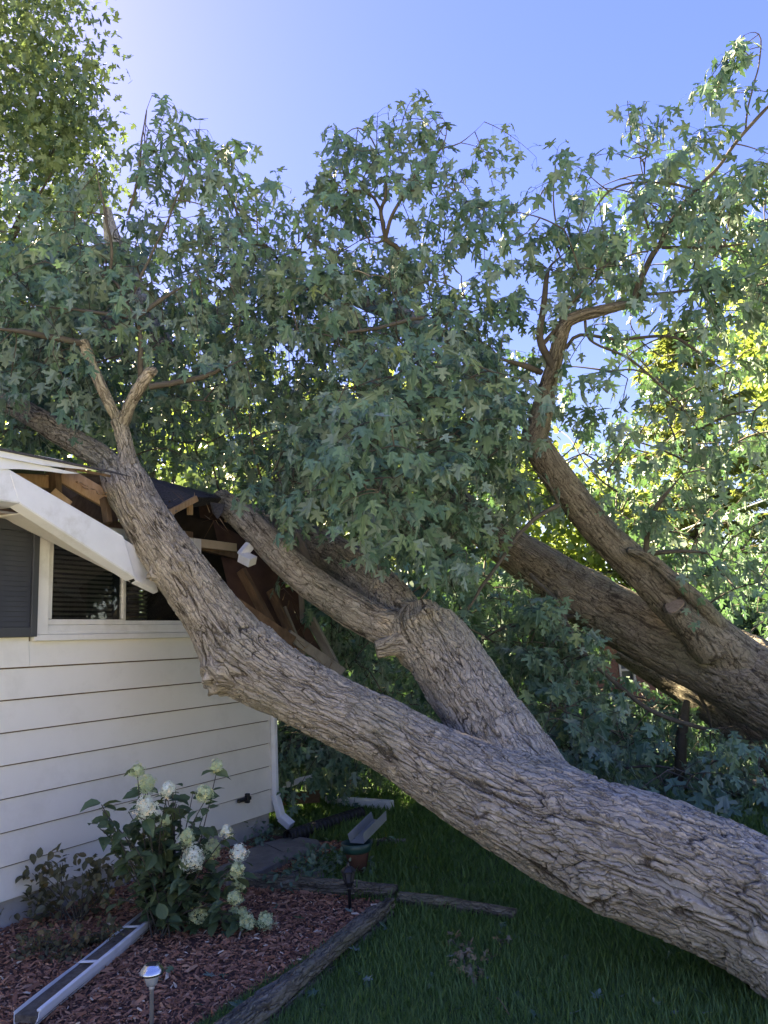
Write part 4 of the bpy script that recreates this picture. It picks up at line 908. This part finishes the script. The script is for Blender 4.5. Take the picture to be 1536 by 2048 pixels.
# conifers
def conifer(x, ytop, d, width, seed, label):
    b0 = gr(at(x, 1250, d)); top = at(x, ytop, d)[2]; r = np.random.default_rng(seed); root = empty('conifer_tree', b0, label, 'conifer', 'conifers at the right')
    v, f = tubes([np.array([[*b0, .2], [*(b0+HZ*top*.5), .13], [*(b0+HZ*top), .02]])], 10); link('trunk', npmesh('trunk', v, f, True), BARK2, root)
    pos, ax, nv, sz, ls = [], [], [], [], []
    for k in range(190):
        t = r.random()**.9; z = top*(.10+.9*t); Lb = width*(1-t)**.75*r.uniform(.65, 1.15)+.15; an = r.uniform(0, 2*math.pi); dr = np.array([math.cos(an), math.sin(an), .05-.25*(1-t)])
        p0 = b0+HZ*z; ls.append(np.c_[p0+np.linspace(0, 1, 5)[:, None]*dr*Lb + np.array([0, 0, 1.])*(np.linspace(0, 1, 5)**2)[:, None]*.12*Lb, np.linspace(.03, .006, 5)])
        m_ = int(16+30*Lb)
        tt = r.uniform(.2, 1, m_); sd = np.array([-dr[1], dr[0], 0])
        q = p0 + dr*Lb*tt[:, None] + np.array([0, 0, 1.])*(tt**2)[:, None]*.12*Lb
        a = unit(dr*.7 + sd*r.choice([-1, 1], m_)[:, None]*r.uniform(.2, 1, m_)[:, None] + np.c_[np.zeros((m_, 2)), r.normal(-.35, .3, m_)])
        w = unit(np.array([0, 0, 1.]) + r.normal(0, .4, (m_, 3))); w = unit(w-a*np.sum(w*a, 1)[:, None])
        pos.append(q); ax.append(a); nv.append(w); sz.append(r.uniform(.22, .42, m_))
    pos, ax, nv, sz = np.vstack(pos), np.vstack(ax), np.vstack(nv), np.concatenate(sz)
    T = (np.array([(0, 0, 0), (.10, .2, .02), (.16, .38, -.05), (.07, .45, 0), (.13, .62, -.05), (.04, .7, 0), (0, 1, -.1), (-.04, .7, 0), (-.13, .62, -.05), (-.07, .45, 0), (-.16, .38, -.05), (-.10, .2, .02)]), [np.array([[0, 1, 2, 3, 4, 5, 6]]), np.array([[6, 7, 8, 9, 10, 11, 0]])])
    v, f = scatter(T[0], T[1], pos, np.cross(ax, nv), ax, nv, sz)
    o = link('crown', npmesh('crown', v, f, False, {'rnd': np.repeat(np.clip(r.normal(.5, .3, len(pos)), 0, 1), 12)}), LEAFC, root); o['kind'] = 'stuff'
    v, f = tubes(ls, 5); link('limbs', npmesh('limbs', v, f, True), BARK2, root)
conifer(1425, 600, 18, 3.4, 51, 'tall olive brown conifer standing behind the leaves at right')
conifer(1640, 560, 22, 2.6, 52, 'olive conifer at the right edge partly hidden behind the broadleaf tree')
# shrubs closing the yard
SHRUBL = ['dark green shrub in the shadow just past the house corner', 'dark shrub seen under the two forked stems beyond the loose downspout', 'dark bushy shrub behind the fork where the second stem leaves the main trunk', 'farthest dark shrub behind the hanging leaves under the rear trunk', 'dark shrub behind the lowest stem of the rear trunk', 'dark shrub at the right edge behind the broad base of the rear trunk', 'dark shrub past the right edge, beyond the rear trunk base']
for i, (x, d, rx, rz_) in enumerate(((560, 13, 1.8, 1.3), (760, 12.5, 1.7, 1.5), (960, 13.5, 2.0, 1.7), (1120, 15.0, 1.6, 1.3), (1400, 14.5, 1.7, 1.6), (1560, 14, 1.9, 1.7), (1760, 13, 2.0, 1.8))):
    b0 = gr(at(x, 1400, d)); c = b0+HZ*rz_*.9
    bg_tree('shrub', b0, c, (rx, rx*.8, rz_), 90, 42, .16, FART, LEAF, 60+i, SHRUBL[i], 'shrub', 'shrubs along the far side of the yard', tr=.05, clump=.2)

# neighbour's brick house glimpsed under the rear trunk
nb0 = gr(P(1262, 1380, 12.2)); nb = empty('brick_house', nb0, 'red brown brick house with a small paned window glimpsed under the rear trunk', 'house')
X0, Y0 = nb0[0], nb0[1]
w0 = P(1256, 1340, 12.2)
hw, hh = .13, .20
mb = MB().box(X0-1.2, w0[0]-hw, Y0, Y0+3, 0, 2.0).box(w0[0]+hw, X0+.9, Y0, Y0+3, 0, 2.0).box(w0[0]-hw, w0[0]+hw, Y0+.001, Y0+2.99, 0, w0[2]-hh).box(w0[0]-hw, w0[0]+hw, Y0+.001, Y0+2.99, w0[2]+hh, 1.99)
mb.build('wall', BRICK, nb)
wo = link('window', MB().box(w0[0]-hw, w0[0]-hw+.035, Y0-.02, Y0+.05, w0[2]-hh, w0[2]+hh).box(w0[0]+hw-.035, w0[0]+hw, Y0-.02, Y0+.05, w0[2]-hh, w0[2]+hh).box(w0[0]-hw+.036, w0[0]+hw-.036, Y0-.015, Y0+.05, w0[2]-.018, w0[2]+.018).box(w0[0]-hw+.036, w0[0]+hw-.036, Y0-.02, Y0+.05, w0[2]-hh, w0[2]-hh+.03).mesh('window', .002), simple('neighbour_trim', (.42, .34, .29), (.5, .42, .36)), nb)
MB().box(w0[0]-hw+.036, w0[0]+hw-.036, Y0+.06, Y0+.07, w0[2]-hh, w0[2]+hh).build('pane', SHUT, wo)
MB().slab([(X0-1.5, Y0-.4, 1.97), (X0+1.15, Y0-.4, 1.97), (X0+1.15, Y0+1.6, 2.15), (X0-1.5, Y0+1.6, 2.15)], (0, -.2, 1), .08).slab([(X0-1.5, Y0+1.61, 2.15), (X0+1.15, Y0+1.61, 2.15), (X0+1.15, Y0+3.5, 1.97), (X0-1.5, Y0+3.5, 1.97)], (0, .4, 1), .08).build('roof', SHING, nb)
# overhead service wire
wp = np.array([P(1290, 1090, 15.5), P(1400, 1046, 15), P(1536, 998, 14.4), P(1750, 910, 13.6)]); v, f = tubes([catmull(np.c_[wp, np.full(4, .012)], .4)], 6)
tag(link('overhead_wire', npmesh('overhead_wire', v, f, True), WHITE), 'thin pale overhead wire crossing in front of the conifer', 'wire')

# ------------------------------------------------------------------ flower bed edging and debris
def timber(a, b, r, z, seed, label, nv=64, ov=.0):
    a = np.array([a[0], a[1], z]); b = np.array([b[0], b[1], z]); m1 = a*.66+b*.34 + rng.normal(0, .008, 3); m2 = a*.34+b*.66 + rng.normal(0, .008, 3)
    me, _ = trunk_mesh('edging_timber', [[*a, r], [*m1, r*1.02], [*m2, r*.99], [*b, r]], .008, nv, seed, .014, .024, .45, wob=.07, square=.45)
    return tag(link('edging_timber', me, TIMBG), label, 'timber', 'timbers edging the flower bed')
e0, e1 = G(780, 1806, .075)[:2], G(470, 2050, .075)[:2]; dT = unit(e1-e0); pT = np.array([-dT[1], dT[0]]); pT = pT if pT[0] > 0 else -pT; e1 = e1+dT*1.0
timber(e0, e1, .036, .078, 71, 'mossy cracked timber on top of the bed edging beside the lawn')
timber(e0 + pT*.014 + dT*.03, e1 + pT*.014, .034, .012, 72, 'lower timber under the mossy edging beam, against the grass')
timber(e0 - pT*.075 + dT*.06, e1 - pT*.095, .034, .04, 73, 'dark rotten timber lying against the inner mulch side of the edging')
timber(T2[:2] + np.array([-.15, .02]), T1[:2]+np.array([.0, .10]), .046, .045, 74, 'dark timber closing the rear of the mulch bed behind the black lantern')
a = G(800, 1812); b_ = G(1033, 1842)
me, _ = trunk_mesh('broken_limb', [[*(a+HZ*.04), .046], [*(a*.6+b_*.4+HZ*.042), .044], [*(b_+HZ*.035), .033]], .01, 40, 75, .006, .03, .15)
tag(link('broken_limb', me, TIMBG), 'short weathered log lying on the grass beyond the timber corner', 'log')
# flat stones
def stone(x, y, rx, ry, z, seed, label):
    c = G(x, y); r = np.random.default_rng(seed); n = 14; pts = []
    for k in range(n):
        t = 2*math.pi*k/n; q = 1+r.normal(0, .09); pts.append(c + (HA*math.cos(t)*rx + HN*math.sin(t)*ry)*q + HZ*(z+r.normal(0, .004)))
    tag(link('flat_stone', MB().slab(pts, (0, 0, 1), z+.02).mesh('flat_stone', .01), STONE), label, 'stone', 'flat stones by the downspout')
stone(560, 1712, .42, .26, .05, 3, 'larger flat grey stone on the ground below the downspout')
stone(500, 1745, .34, .2, .06, 4, 'flat grey stone beside the hydrangea at the bed end')
stone(600, 1762, .26, .16, .035, 5, 'small flat stone sunk in weeds behind the rear timber')
# corrugated drain pipe
a, b_ = G(575, 1690)+HZ*.06, G(722, 1640)+HZ*.06
q = catmull(np.array([[*a, .055], [*(a*.5+b_*.5+np.array([.02, .03, 0])), .055], [*b_, .055]]), .009); q[:, 3] *= 1+.10*np.sign(np.sin(np.arange(len(q))*1.05))
v, f = tubes([q], 18); tag(link('drain_pipe', npmesh('drain_pipe', v, f, False), CORR), 'black corrugated drain pipe lying out from the downspout', 'pipe')
# fallen white downspout length (hollow end lip)
a, b_ = G(655, 1612)+HZ*.05, G(785, 1622)+HZ*.05
ds = empty('loose_downspout', (a+b_)/2*np.array([1, 1, 0]), 'white rectangular downspout length lying on the lawn under the trunk', 'downspout')
MB().beam(a, b_, .08, .095).build('pipe', WHITE, ds, .006); MB().beam(a+(a-b_)*.0005, a+(b_-a)*.04, .088, .103).build('end_band', WHITE, ds, .004)
MB().beam(a*.42+b_*.58, a*.405+b_*.595, .083, .1).build('crimp', WHITE, ds, .002)
# broken trim board leaning out behind the downspout
a, b1_, b2_ = P(550, 1580, 7.2), P(600, 1562, 7.25), P(650, 1543, 7.35)
bt = empty('broken_trim', gr(a), 'splintered white trim board sticking out behind the house corner', 'board')
MB().slab([a+HZ*.04, b1_+HZ*.035, b2_+HZ*.0, b1_-HZ*.02, a-HZ*.035], CAM-a, .018).build('strip', WHITE, bt)
MB().slab([P(550, 1592, 7.3), P(640, 1580, 7.35), P(640, 1605, 7.4), P(550, 1612, 7.3)], CAM-a, .02).build('backing_board', WOODO, bt)
tag(MB().beam(G(690, 1600)+HZ*.05, G(722, 1588)+HZ*.30, .02, .07).build('splintered_board', WOODN, None, .003), 'short pale splintered board poking up beyond the loose downspout', 'board')
tag(MB().beam(G(600, 1612)+HZ*.02, G(690, 1605)+HZ*.02, .14, .025).build('loose_plank', WOODO, None, .003), 'brown plank lying flat beside the loose downspout', 'plank')
tag(MB().beam(G(740, 1690)+HZ*.03, G(812, 1690)+HZ*.03, .05, .03).build('loose_lath', WOODG, None, .003), 'grey lath lying in the grass behind the planter', 'lath')
v, f = tubes([catmull(np.array([[*G(735, 1712), .012], [*(G(770, 1690)+HZ*.05), .011], [*G(800, 1705), .007]]), .05)], 7); tag(link('stick', npmesh('stick', v, f, True), TIMBG), 'curved grey stick in the grass right of the planter', 'stick')
v, f = tubes([catmull(np.array([[*G(575, 1700)+HZ*.012, .014], [*(G(610, 1698)+HZ*.014), .017], [*(G(655, 1702)+HZ*.01), .008]]), .05)], 7); tag(link('stick', npmesh('stick', v, f, True), TIMBG), 'thick stick lying by the flat stones below the drain pipe', 'stick')
v, f = tubes([catmull(np.array([[*G(995, 2010)+HZ*.03, .003], [*(G(1005, 2030)+HZ*.05), .003], [*(G(1020, 2046)+HZ*.03), .002]]), .02)], 5); tag(link('straw_stem', npmesh('straw_stem', v, f, True), DEAD), 'thin pale dry stem in the foreground grass', 'stem')
# planter with gutter scrap
pc = G(716, 1748); pot = empty('planter', pc, 'small terracotta planter with a wide dark green rim behind the black lantern', 'planter')
MB().lathe(pc, [(.045, 0), (.06, .02), (.075, .10), (.088, .16), (.082, .165), (.07, .14)], 24).build('pot', TERR, pot, 0, True)
MB().lathe(pc, [(.085, .15), (.10, .16), (.115, .215), (.108, .218), (.095, .175), (.02, .17)], 28).build('rim', POTG, pot, 0, True)
g0, g1 = pc+HZ*.20+np.array([-.0, .03, 0]), P(760, 1640, 5.75)
dg = unit(g1-g0); sg = unit(np.cross(dg, [0, 0, 1.])); ug = np.cross(sg, dg)
gm = MB()
for (a2, u2, c2, v2) in ((-.055, .0, .055, .0), (-.055, .0, -.065, .06), (.055, .0, .062, .075)):
    gm.hexa([g0+sg*a2+ug*u2, g0+sg*c2+ug*v2, g1+sg*c2+ug*v2, g1+sg*a2+ug*u2] + [p+ug*.004+sg*.003*np.sign(a2) for p in (g0+sg*a2+ug*u2, g0+sg*c2+ug*v2, g1+sg*c2+ug*v2, g1+sg*a2+ug*u2)])
tag(gm.build('gutter_scrap', simple('grey_metal', (.22, .24, .25), (.3, .32, .33), 6, .4, .1, .001, .5), None, 0), 'short grey gutter scrap propped on the planter rim', 'gutter')
# black lantern
lc = G(700, 1820); lan = empty('path_lantern', lc, 'small black lantern on a stake at the rear corner of the mulch bed', 'path light', 'path lights in the flower bed')
MB().lathe(lc, [(.011, 0), (.011, .12), (.018, .125), (.01, .135)], 12).build('stake', BLACK, lan, 0, True)
MB().lathe(lc, [(.012, .13), (.03, .155), (.034, .16)], 6).build('base', BLACK, lan)
MB().lathe(lc, [(.024, .162), (.036, .215), (.036, .22)], 6).build('glass', simple('smoked_glass', (.05, .05, .055), (.07, .07, .075), 5, .15, 0), lan)
for k in range(6):
    t = 2*math.pi*k/6; dv = np.array([math.cos(t), math.sin(t), 0]); MB().beam(lc+dv*.027+HZ*.16, lc+dv*.040+HZ*.222, .006, .006, dv).build('bar', BLACK, lan, .001)
MB().lathe(lc, [(.048, .222), (.05, .23), (.028, .25), (.012, .258), (.01, .27), (.004, .278)], 6).build('cap', BLACK, lan)
# solar path light
sc_ = G(303, 2083); sol = empty('solar_light', sc_, 'steel capped solar light on a thin pole in the foreground mulch', 'path light', 'path lights in the flower bed')
zt = float(P(303, 1940, np.linalg.norm((sc_-CAM)@np.eye(3)[:, :2]))[2]); dd = proj(sc_)[2]; zt = float(P(303, 1958, dd)[2])
MB().lathe(sc_, [(.0085, 0), (.0085, zt-.06), (.012, zt-.058), (.012, zt-.045)], 16).build('pole', simple('satin_steel', (.42, .40, .38), (.5, .48, .45), 12, .4, .05, .001, .5, metal=.35), sol, 0, True)
MB().lathe(sc_, [(.014, zt-.046), (.022, zt-.04), (.032, zt-.006), (.031, zt)], 24).build('lens', simple('frosted_lens', (.35, .36, .36), (.42, .43, .43), 5, .3, 0), sol, 0, True)
MB().lathe(sc_, [(.036, zt), (.053, zt+.004), (.052, zt+.012), (.044, zt+.026), (.034, zt+.036), (.033, zt+.040)], 32).build('cap', CHROME, sol, .0, True)
MB().box(sc_[0]-.02, sc_[0]+.02, sc_[1]-.02, sc_[1]+.02, zt+.0405, zt+.044).build('solar_panel', BLACK, sol, .001)
# fallen gutter lying in the mulch
a, b_ = G(318, 1838), G(52, 2062); a = a+(a-b_)*.04
gu = unit((b_-a)[:2]); gu = np.array([*gu, 0]); gs = np.array([gu[1], -gu[0], 0]); gs = gs if gs[0] > 0 else -gs
gut = empty('fallen_gutter', (a+b_)/2, 'long white gutter fallen on the mulch with debris in its trough', 'gutter')
prof = [(-.062, .075), (-.060, .006), (.03, .004), (.045, .02), (.058, .05), (.062, .075)]
gv_, gf_ = [], []
ts = np.linspace(0, 1, 14)
for t in ts:
    for x, z in prof + [(x*.95+(.0), z+.004) for x, z in prof[::-1]]: gv_.append(a*(1-t)+b_*t+gs*x+HZ*(z+.004*math.sin(t*9)))
k = len(prof)*2
for i in range(len(ts)-1):
    for j in range(k): gf_.append((i*k+j, i*k+(j+1) % k, (i+1)*k+(j+1) % k, (i+1)*k+j))
mb = MB(); mb.v = [tuple(map(float, p)) for p in gv_]; mb.f = gf_ + [tuple(range(k)), tuple((len(ts)-1)*k+j for j in reversed(range(k)))]
mb.build('trough', WHITE, gut)
lipm = MB(); lipm.beam(a+gs*.058+HZ*.083, b_+gs*.058+HZ*.083, .022, .012); lipm.build('lip', WHITE, gut, .003)
for t in (.28, .62):
    c = a*(1-t)+b_*t; MB().beam(c-gs*.058+HZ*.074, c+gs*.06+HZ*.078, .022, .006).build('hanger', WHITE, gut, .001)
mb = MB().slab([a-gs*.057+HZ*.064, a+gs*.05+HZ*.060, b_+gs*.05+HZ*.060, b_-gs*.057+HZ*.064], (0, 0, 1), .03); mb.build('debris', simple('gutter_silt', (.14, .11, .085), (.27, .23, .18), 40, .95, 1.0, .02, .1), gut)

# ------------------------------------------------------------------ hydrangea
hb = G(335, 1862)+HZ*.0
hyd = empty('hydrangea', hb, 'hydrangea bush with white and lime flower heads against the siding', 'shrub')
HEADS = [(292, 1614, 40, 0), (294, 1568, 34, 1), (275, 1540, 24, 1), (335, 1578, 26, 0), (410, 1587, 32, 1), (433, 1534, 24, 1), (387, 1714, 46, 0), (424, 1698, 32, 1), (374, 1673, 28, 1), (478, 1705, 30, 0), (474, 1740, 26, 1), (478, 1766, 26, 1), (469, 1794, 26, 1), (453, 1662, 22, 0),
         (396, 1828, 36, 1), (531, 1858, 30, 1), (494, 1874, 30, 1), (469, 1853, 24, 1), (403, 1858, 18, 1), (485, 1826, 18, 1), (330, 1640, 20, 1)]
FLO = (np.array([(0, 0, 0), (.5, .18, .1), (.62, .62, .05), (.18, .5, .1), (-.18, .5, .1), (-.62, .62, .05), (-.5, .18, .1), (-.5, -.18, .1), (-.62, -.62, .05), (-.18, -.5, .1), (.18, -.5, .1), (.62, -.62, .05), (.5, -.18, .1)]),
       [np.array([[0, 1, 2, 3], [0, 4, 5, 6], [0, 7, 8, 9], [0, 10, 11, 12]])])
hd = proj(hb)[2]
stems, tips = [], []
for i, (x, y, w, gcol) in enumerate(HEADS):
    d = hd + rng.uniform(-.28, .05) if i not in (15, 16) else hd-.15
    p = P(x, y, d); p[2] = max(p[2], .08); R_ = w*d/F/2*1.05; r = np.random.default_rng(100+i); n = int(240*(w/40)**1.3)+40
    dv = unit(r.normal(0, 1, (n, 3))); dv[:, 2] = np.abs(dv[:, 2])*1.0 if False else dv[:, 2]
    q = p + dv*R_*np.array([1.05, 1.05, 1.08])*(r.uniform(.55, 1.08, n)*(1+.25*fbm(dv*2.3+i*5, 2, i)))[:, None]; q[:, :2] = p[:2] + (q[:, :2]-p[:2])*np.clip(1.0-.18*(q[:, 2:]-p[2])/R_, .4, 1.3)
    nv = unit(dv + r.normal(0, .25, (n, 3))); ax = unit(np.cross(nv, r.normal(0, 1, (n, 3))))
    v, f = scatter(FLO[0], FLO[1], q, np.cross(ax, nv), ax, nv, r.uniform(.009, .018, n))
    link('flower_head', npmesh('flower_head', v, f, False, {'rnd': np.repeat(r.random(n), 13)}), PETALG if gcol else PETAL, hyd)
    tips.append(p - HZ*R_*.8)
for k in range(58): tips.append(np.array([*(hb[:2]+rng.normal(0, .19, 2)), rng.uniform(.12, .8)]))
for p in tips:
    a = hb + np.array([*rng.normal(0, .05, 2), 0]); m_ = a*.55+p*.45 + np.array([*rng.normal(0, .04, 2), .12]); t = np.linspace(0, 1, 9)[:, None]
    stems.append(np.c_[(1-t)**2*a+2*t*(1-t)*m_+t**2*p, np.linspace(.0055, .0025, 9)])
v, f = tubes(stems, 6); o = link('stems', npmesh('stems', v, f, True), TWIG, hyd); o['kind'] = 'stuff'
pos, ax, nv, sz = [], [], [], []
for st in stems:
    for k in range(2, 9):
        for sg_ in (0, 1, 2):
            if rng.random() < .28: continue
            dv = unit(np.array([*rng.normal(0, 1, 2), rng.uniform(-.5, .3)])); pos.append(st[k, :3]+rng.normal(0, .01, 3)); ax.append(dv)
            w = np.array([0, 0, 1.])+rng.normal(0, .35, 3); nv.append(unit(w-dv*(w@dv))); sz.append(rng.uniform(.06, .115))
pos, ax, nv, sz = np.array(pos), np.array(ax), np.array(nv), np.array(sz); pos[:, 2] = np.maximum(pos[:, 2], .04)
op = [npmesh('leaf', OVAL[0]*np.array([1, 1, q]), OVAL[1], False, {'rnd': np.full(10, rv)}) for q, rv in ((1, .2), (2, .5), (.5, .8))]
for q in op: q.materials.append(LEAFH)
px, py, pd = proj(pos); order = np.argsort(pd)
for i in order[:280]:
    o = bpy.data.objects.new('leaf', op[i % 3]); col.objects.link(o); o.parent = hyd; o.matrix_parent_inverse = Matrix.Translation(-Vector(hyd.location))
    A = np.eye(4); A[:3, 0] = np.cross(ax[i], nv[i])*sz[i]; A[:3, 1] = ax[i]*sz[i]; A[:3, 2] = nv[i]*sz[i]; A[:3, 3] = pos[i]; o.matrix_basis = Matrix(A.tolist())
r_ = order[280:]; v, f = scatter(OVAL[0], OVAL[1], pos[r_], np.cross(ax[r_], nv[r_]), ax[r_], nv[r_], sz[r_])
o = link('foliage', npmesh('foliage', v, f, False, {'rnd': np.repeat(rng.random(len(r_)), 10)}), LEAFH, hyd); o['kind'] = 'stuff'

# small shrubs by the wall and weeds
def small_shrub(name, base, tips_, label, leaf, mat, per=26, spread=.06, cat='shrub', tmpl=OVAL):
    root = empty(name, base, label, cat); st = []
    for p in tips_:
        a = base+np.array([*rng.normal(0, .03, 2), 0]); m_ = a*.5+p*.5+np.array([*rng.normal(0, .05, 2), .03]); t = np.linspace(0, 1, 7)[:, None]; st.append(np.c_[(1-t)**2*a+2*t*(1-t)*m_+t**2*p, np.linspace(.005, .002, 7)])
    v, f = tubes(st, 5); o = link('stems', npmesh('stems', v, f, True), TWIG, root); o['kind'] = 'stuff'
    n = len(tips_)*per; q = np.repeat(np.array(tips_), per, axis=0)+rng.normal(0, spread, (n, 3)); q[:, 2] = np.maximum(q[:, 2], .03)
    ax = unit(rng.normal(0, 1, (n, 3))+np.array([0, 0, -.3])); w = unit(np.array([0, 0, 1.])+rng.normal(0, .5, (n, 3))); w = unit(w-ax*np.sum(w*ax, 1)[:, None])
    v, f = scatter(tmpl[0], tmpl[1], q, np.cross(ax, w), ax, w, rng.uniform(.6, 1.3, n)*leaf)
    o = link('foliage', npmesh('foliage', v, f, False, {'rnd': np.repeat(rng.random(n), len(tmpl[0]))}), mat, root); o['kind'] = 'stuff'
sb = G(150, 1845); sd_ = proj(sb)[2]
small_shrub('azalea_shrub', sb, [P(x, y, sd_+rng.uniform(-.08, .1)) for x, y in ((75, 1745), (90, 1770), (125, 1725), (60, 1790), (100, 1745), (165, 1745), (190, 1730), (215, 1755), (235, 1745), (180, 1770), (150, 1785), (205, 1785), (90, 1810), (115, 1795), (70, 1825), (170, 1815))], 'sparse olive brown shrub low against the siding left of the hydrangea', .055, LEAFS, 24, .05)
v, f = tubes([catmull(np.array([[*P(205, 1660, 5.0), .003], [*P(240, 1700, 4.95), .004], [*P(262, 1728, 4.9), .004], [*G(290, 1790), .005]]), .05)], 5); tag(link('bare_twig', npmesh('bare_twig', v, f, True), TWIG), 'bare twig leaning on the siding left of the hydrangea', 'twig')
wb = G(150, 1905); wd = proj(wb)[2]
small_shrub('groundcover', wb, [P(x, y, wd+rng.uniform(-.1, .15)) for x, y in ((70, 1880), (110, 1890), (150, 1875), (190, 1890), (130, 1915), (85, 1905), (180, 1910), (220, 1860))], 'low olive green plant in the mulch below the small shrub', .04, LEAFS, 40, .05, 'plant')
wb = G(620, 1735); wd = proj(wb)[2]
small_shrub('weed_patch', wb, [G(x, y)+HZ*rng.uniform(.03, .09) for x, y in ((580, 1755), (610, 1740), (640, 1750), (660, 1765), (690, 1740), (640, 1720), (600, 1775), (560, 1780), (740, 1745), (520, 1700), (530, 1680))], 'patch of leafy weeds behind the rear bed timber', .05, LEAF, 40, .07, 'weeds')
wb = G(950, 1945)
small_shrub('leaf_clump', wb, [G(x, y)+HZ*rng.uniform(.02, .05) for x, y in ((925, 1930), (950, 1950), (975, 1925), (955, 1965), (935, 1905), (1005, 1895), (905, 1895))], 'clump of dry grey brown leaves lying on the foreground lawn', .045, DEAD, 12, .018, 'leaves', MIDT)

# storm litter on the lawn and the mulch
n = 150; q = np.array([G(x, y) for x, y in zip(rng.uniform(300, 1450, n), rng.uniform(1640, 2040, n))]); q = q[(q[:, 1] < 8) & (hcoord(q)[1] > .3)]; q[:, 2] = rng.uniform(.012, .035, len(q)); n = len(q)
ax = unit(np.c_[rng.normal(0, 1, (n, 2)), rng.normal(0, .2, n)]); w = unit(np.c_[rng.normal(0, .3, (n, 2)), rng.choice([1, 1, -1], n)]); w = unit(w-ax*np.sum(w*ax, 1)[:, None])
v, f = scatter(MIDT[0], MIDT[1], q, np.cross(ax, w), ax, w, rng.uniform(.03, .08, n))
tag(link('leaf_litter', npmesh('leaf_litter', v, f, False, {'rnd': np.repeat(rng.random(n), 12)}), LEAF), 'torn green leaves scattered over the lawn and mulch', 'leaf litter', kind='stuff')
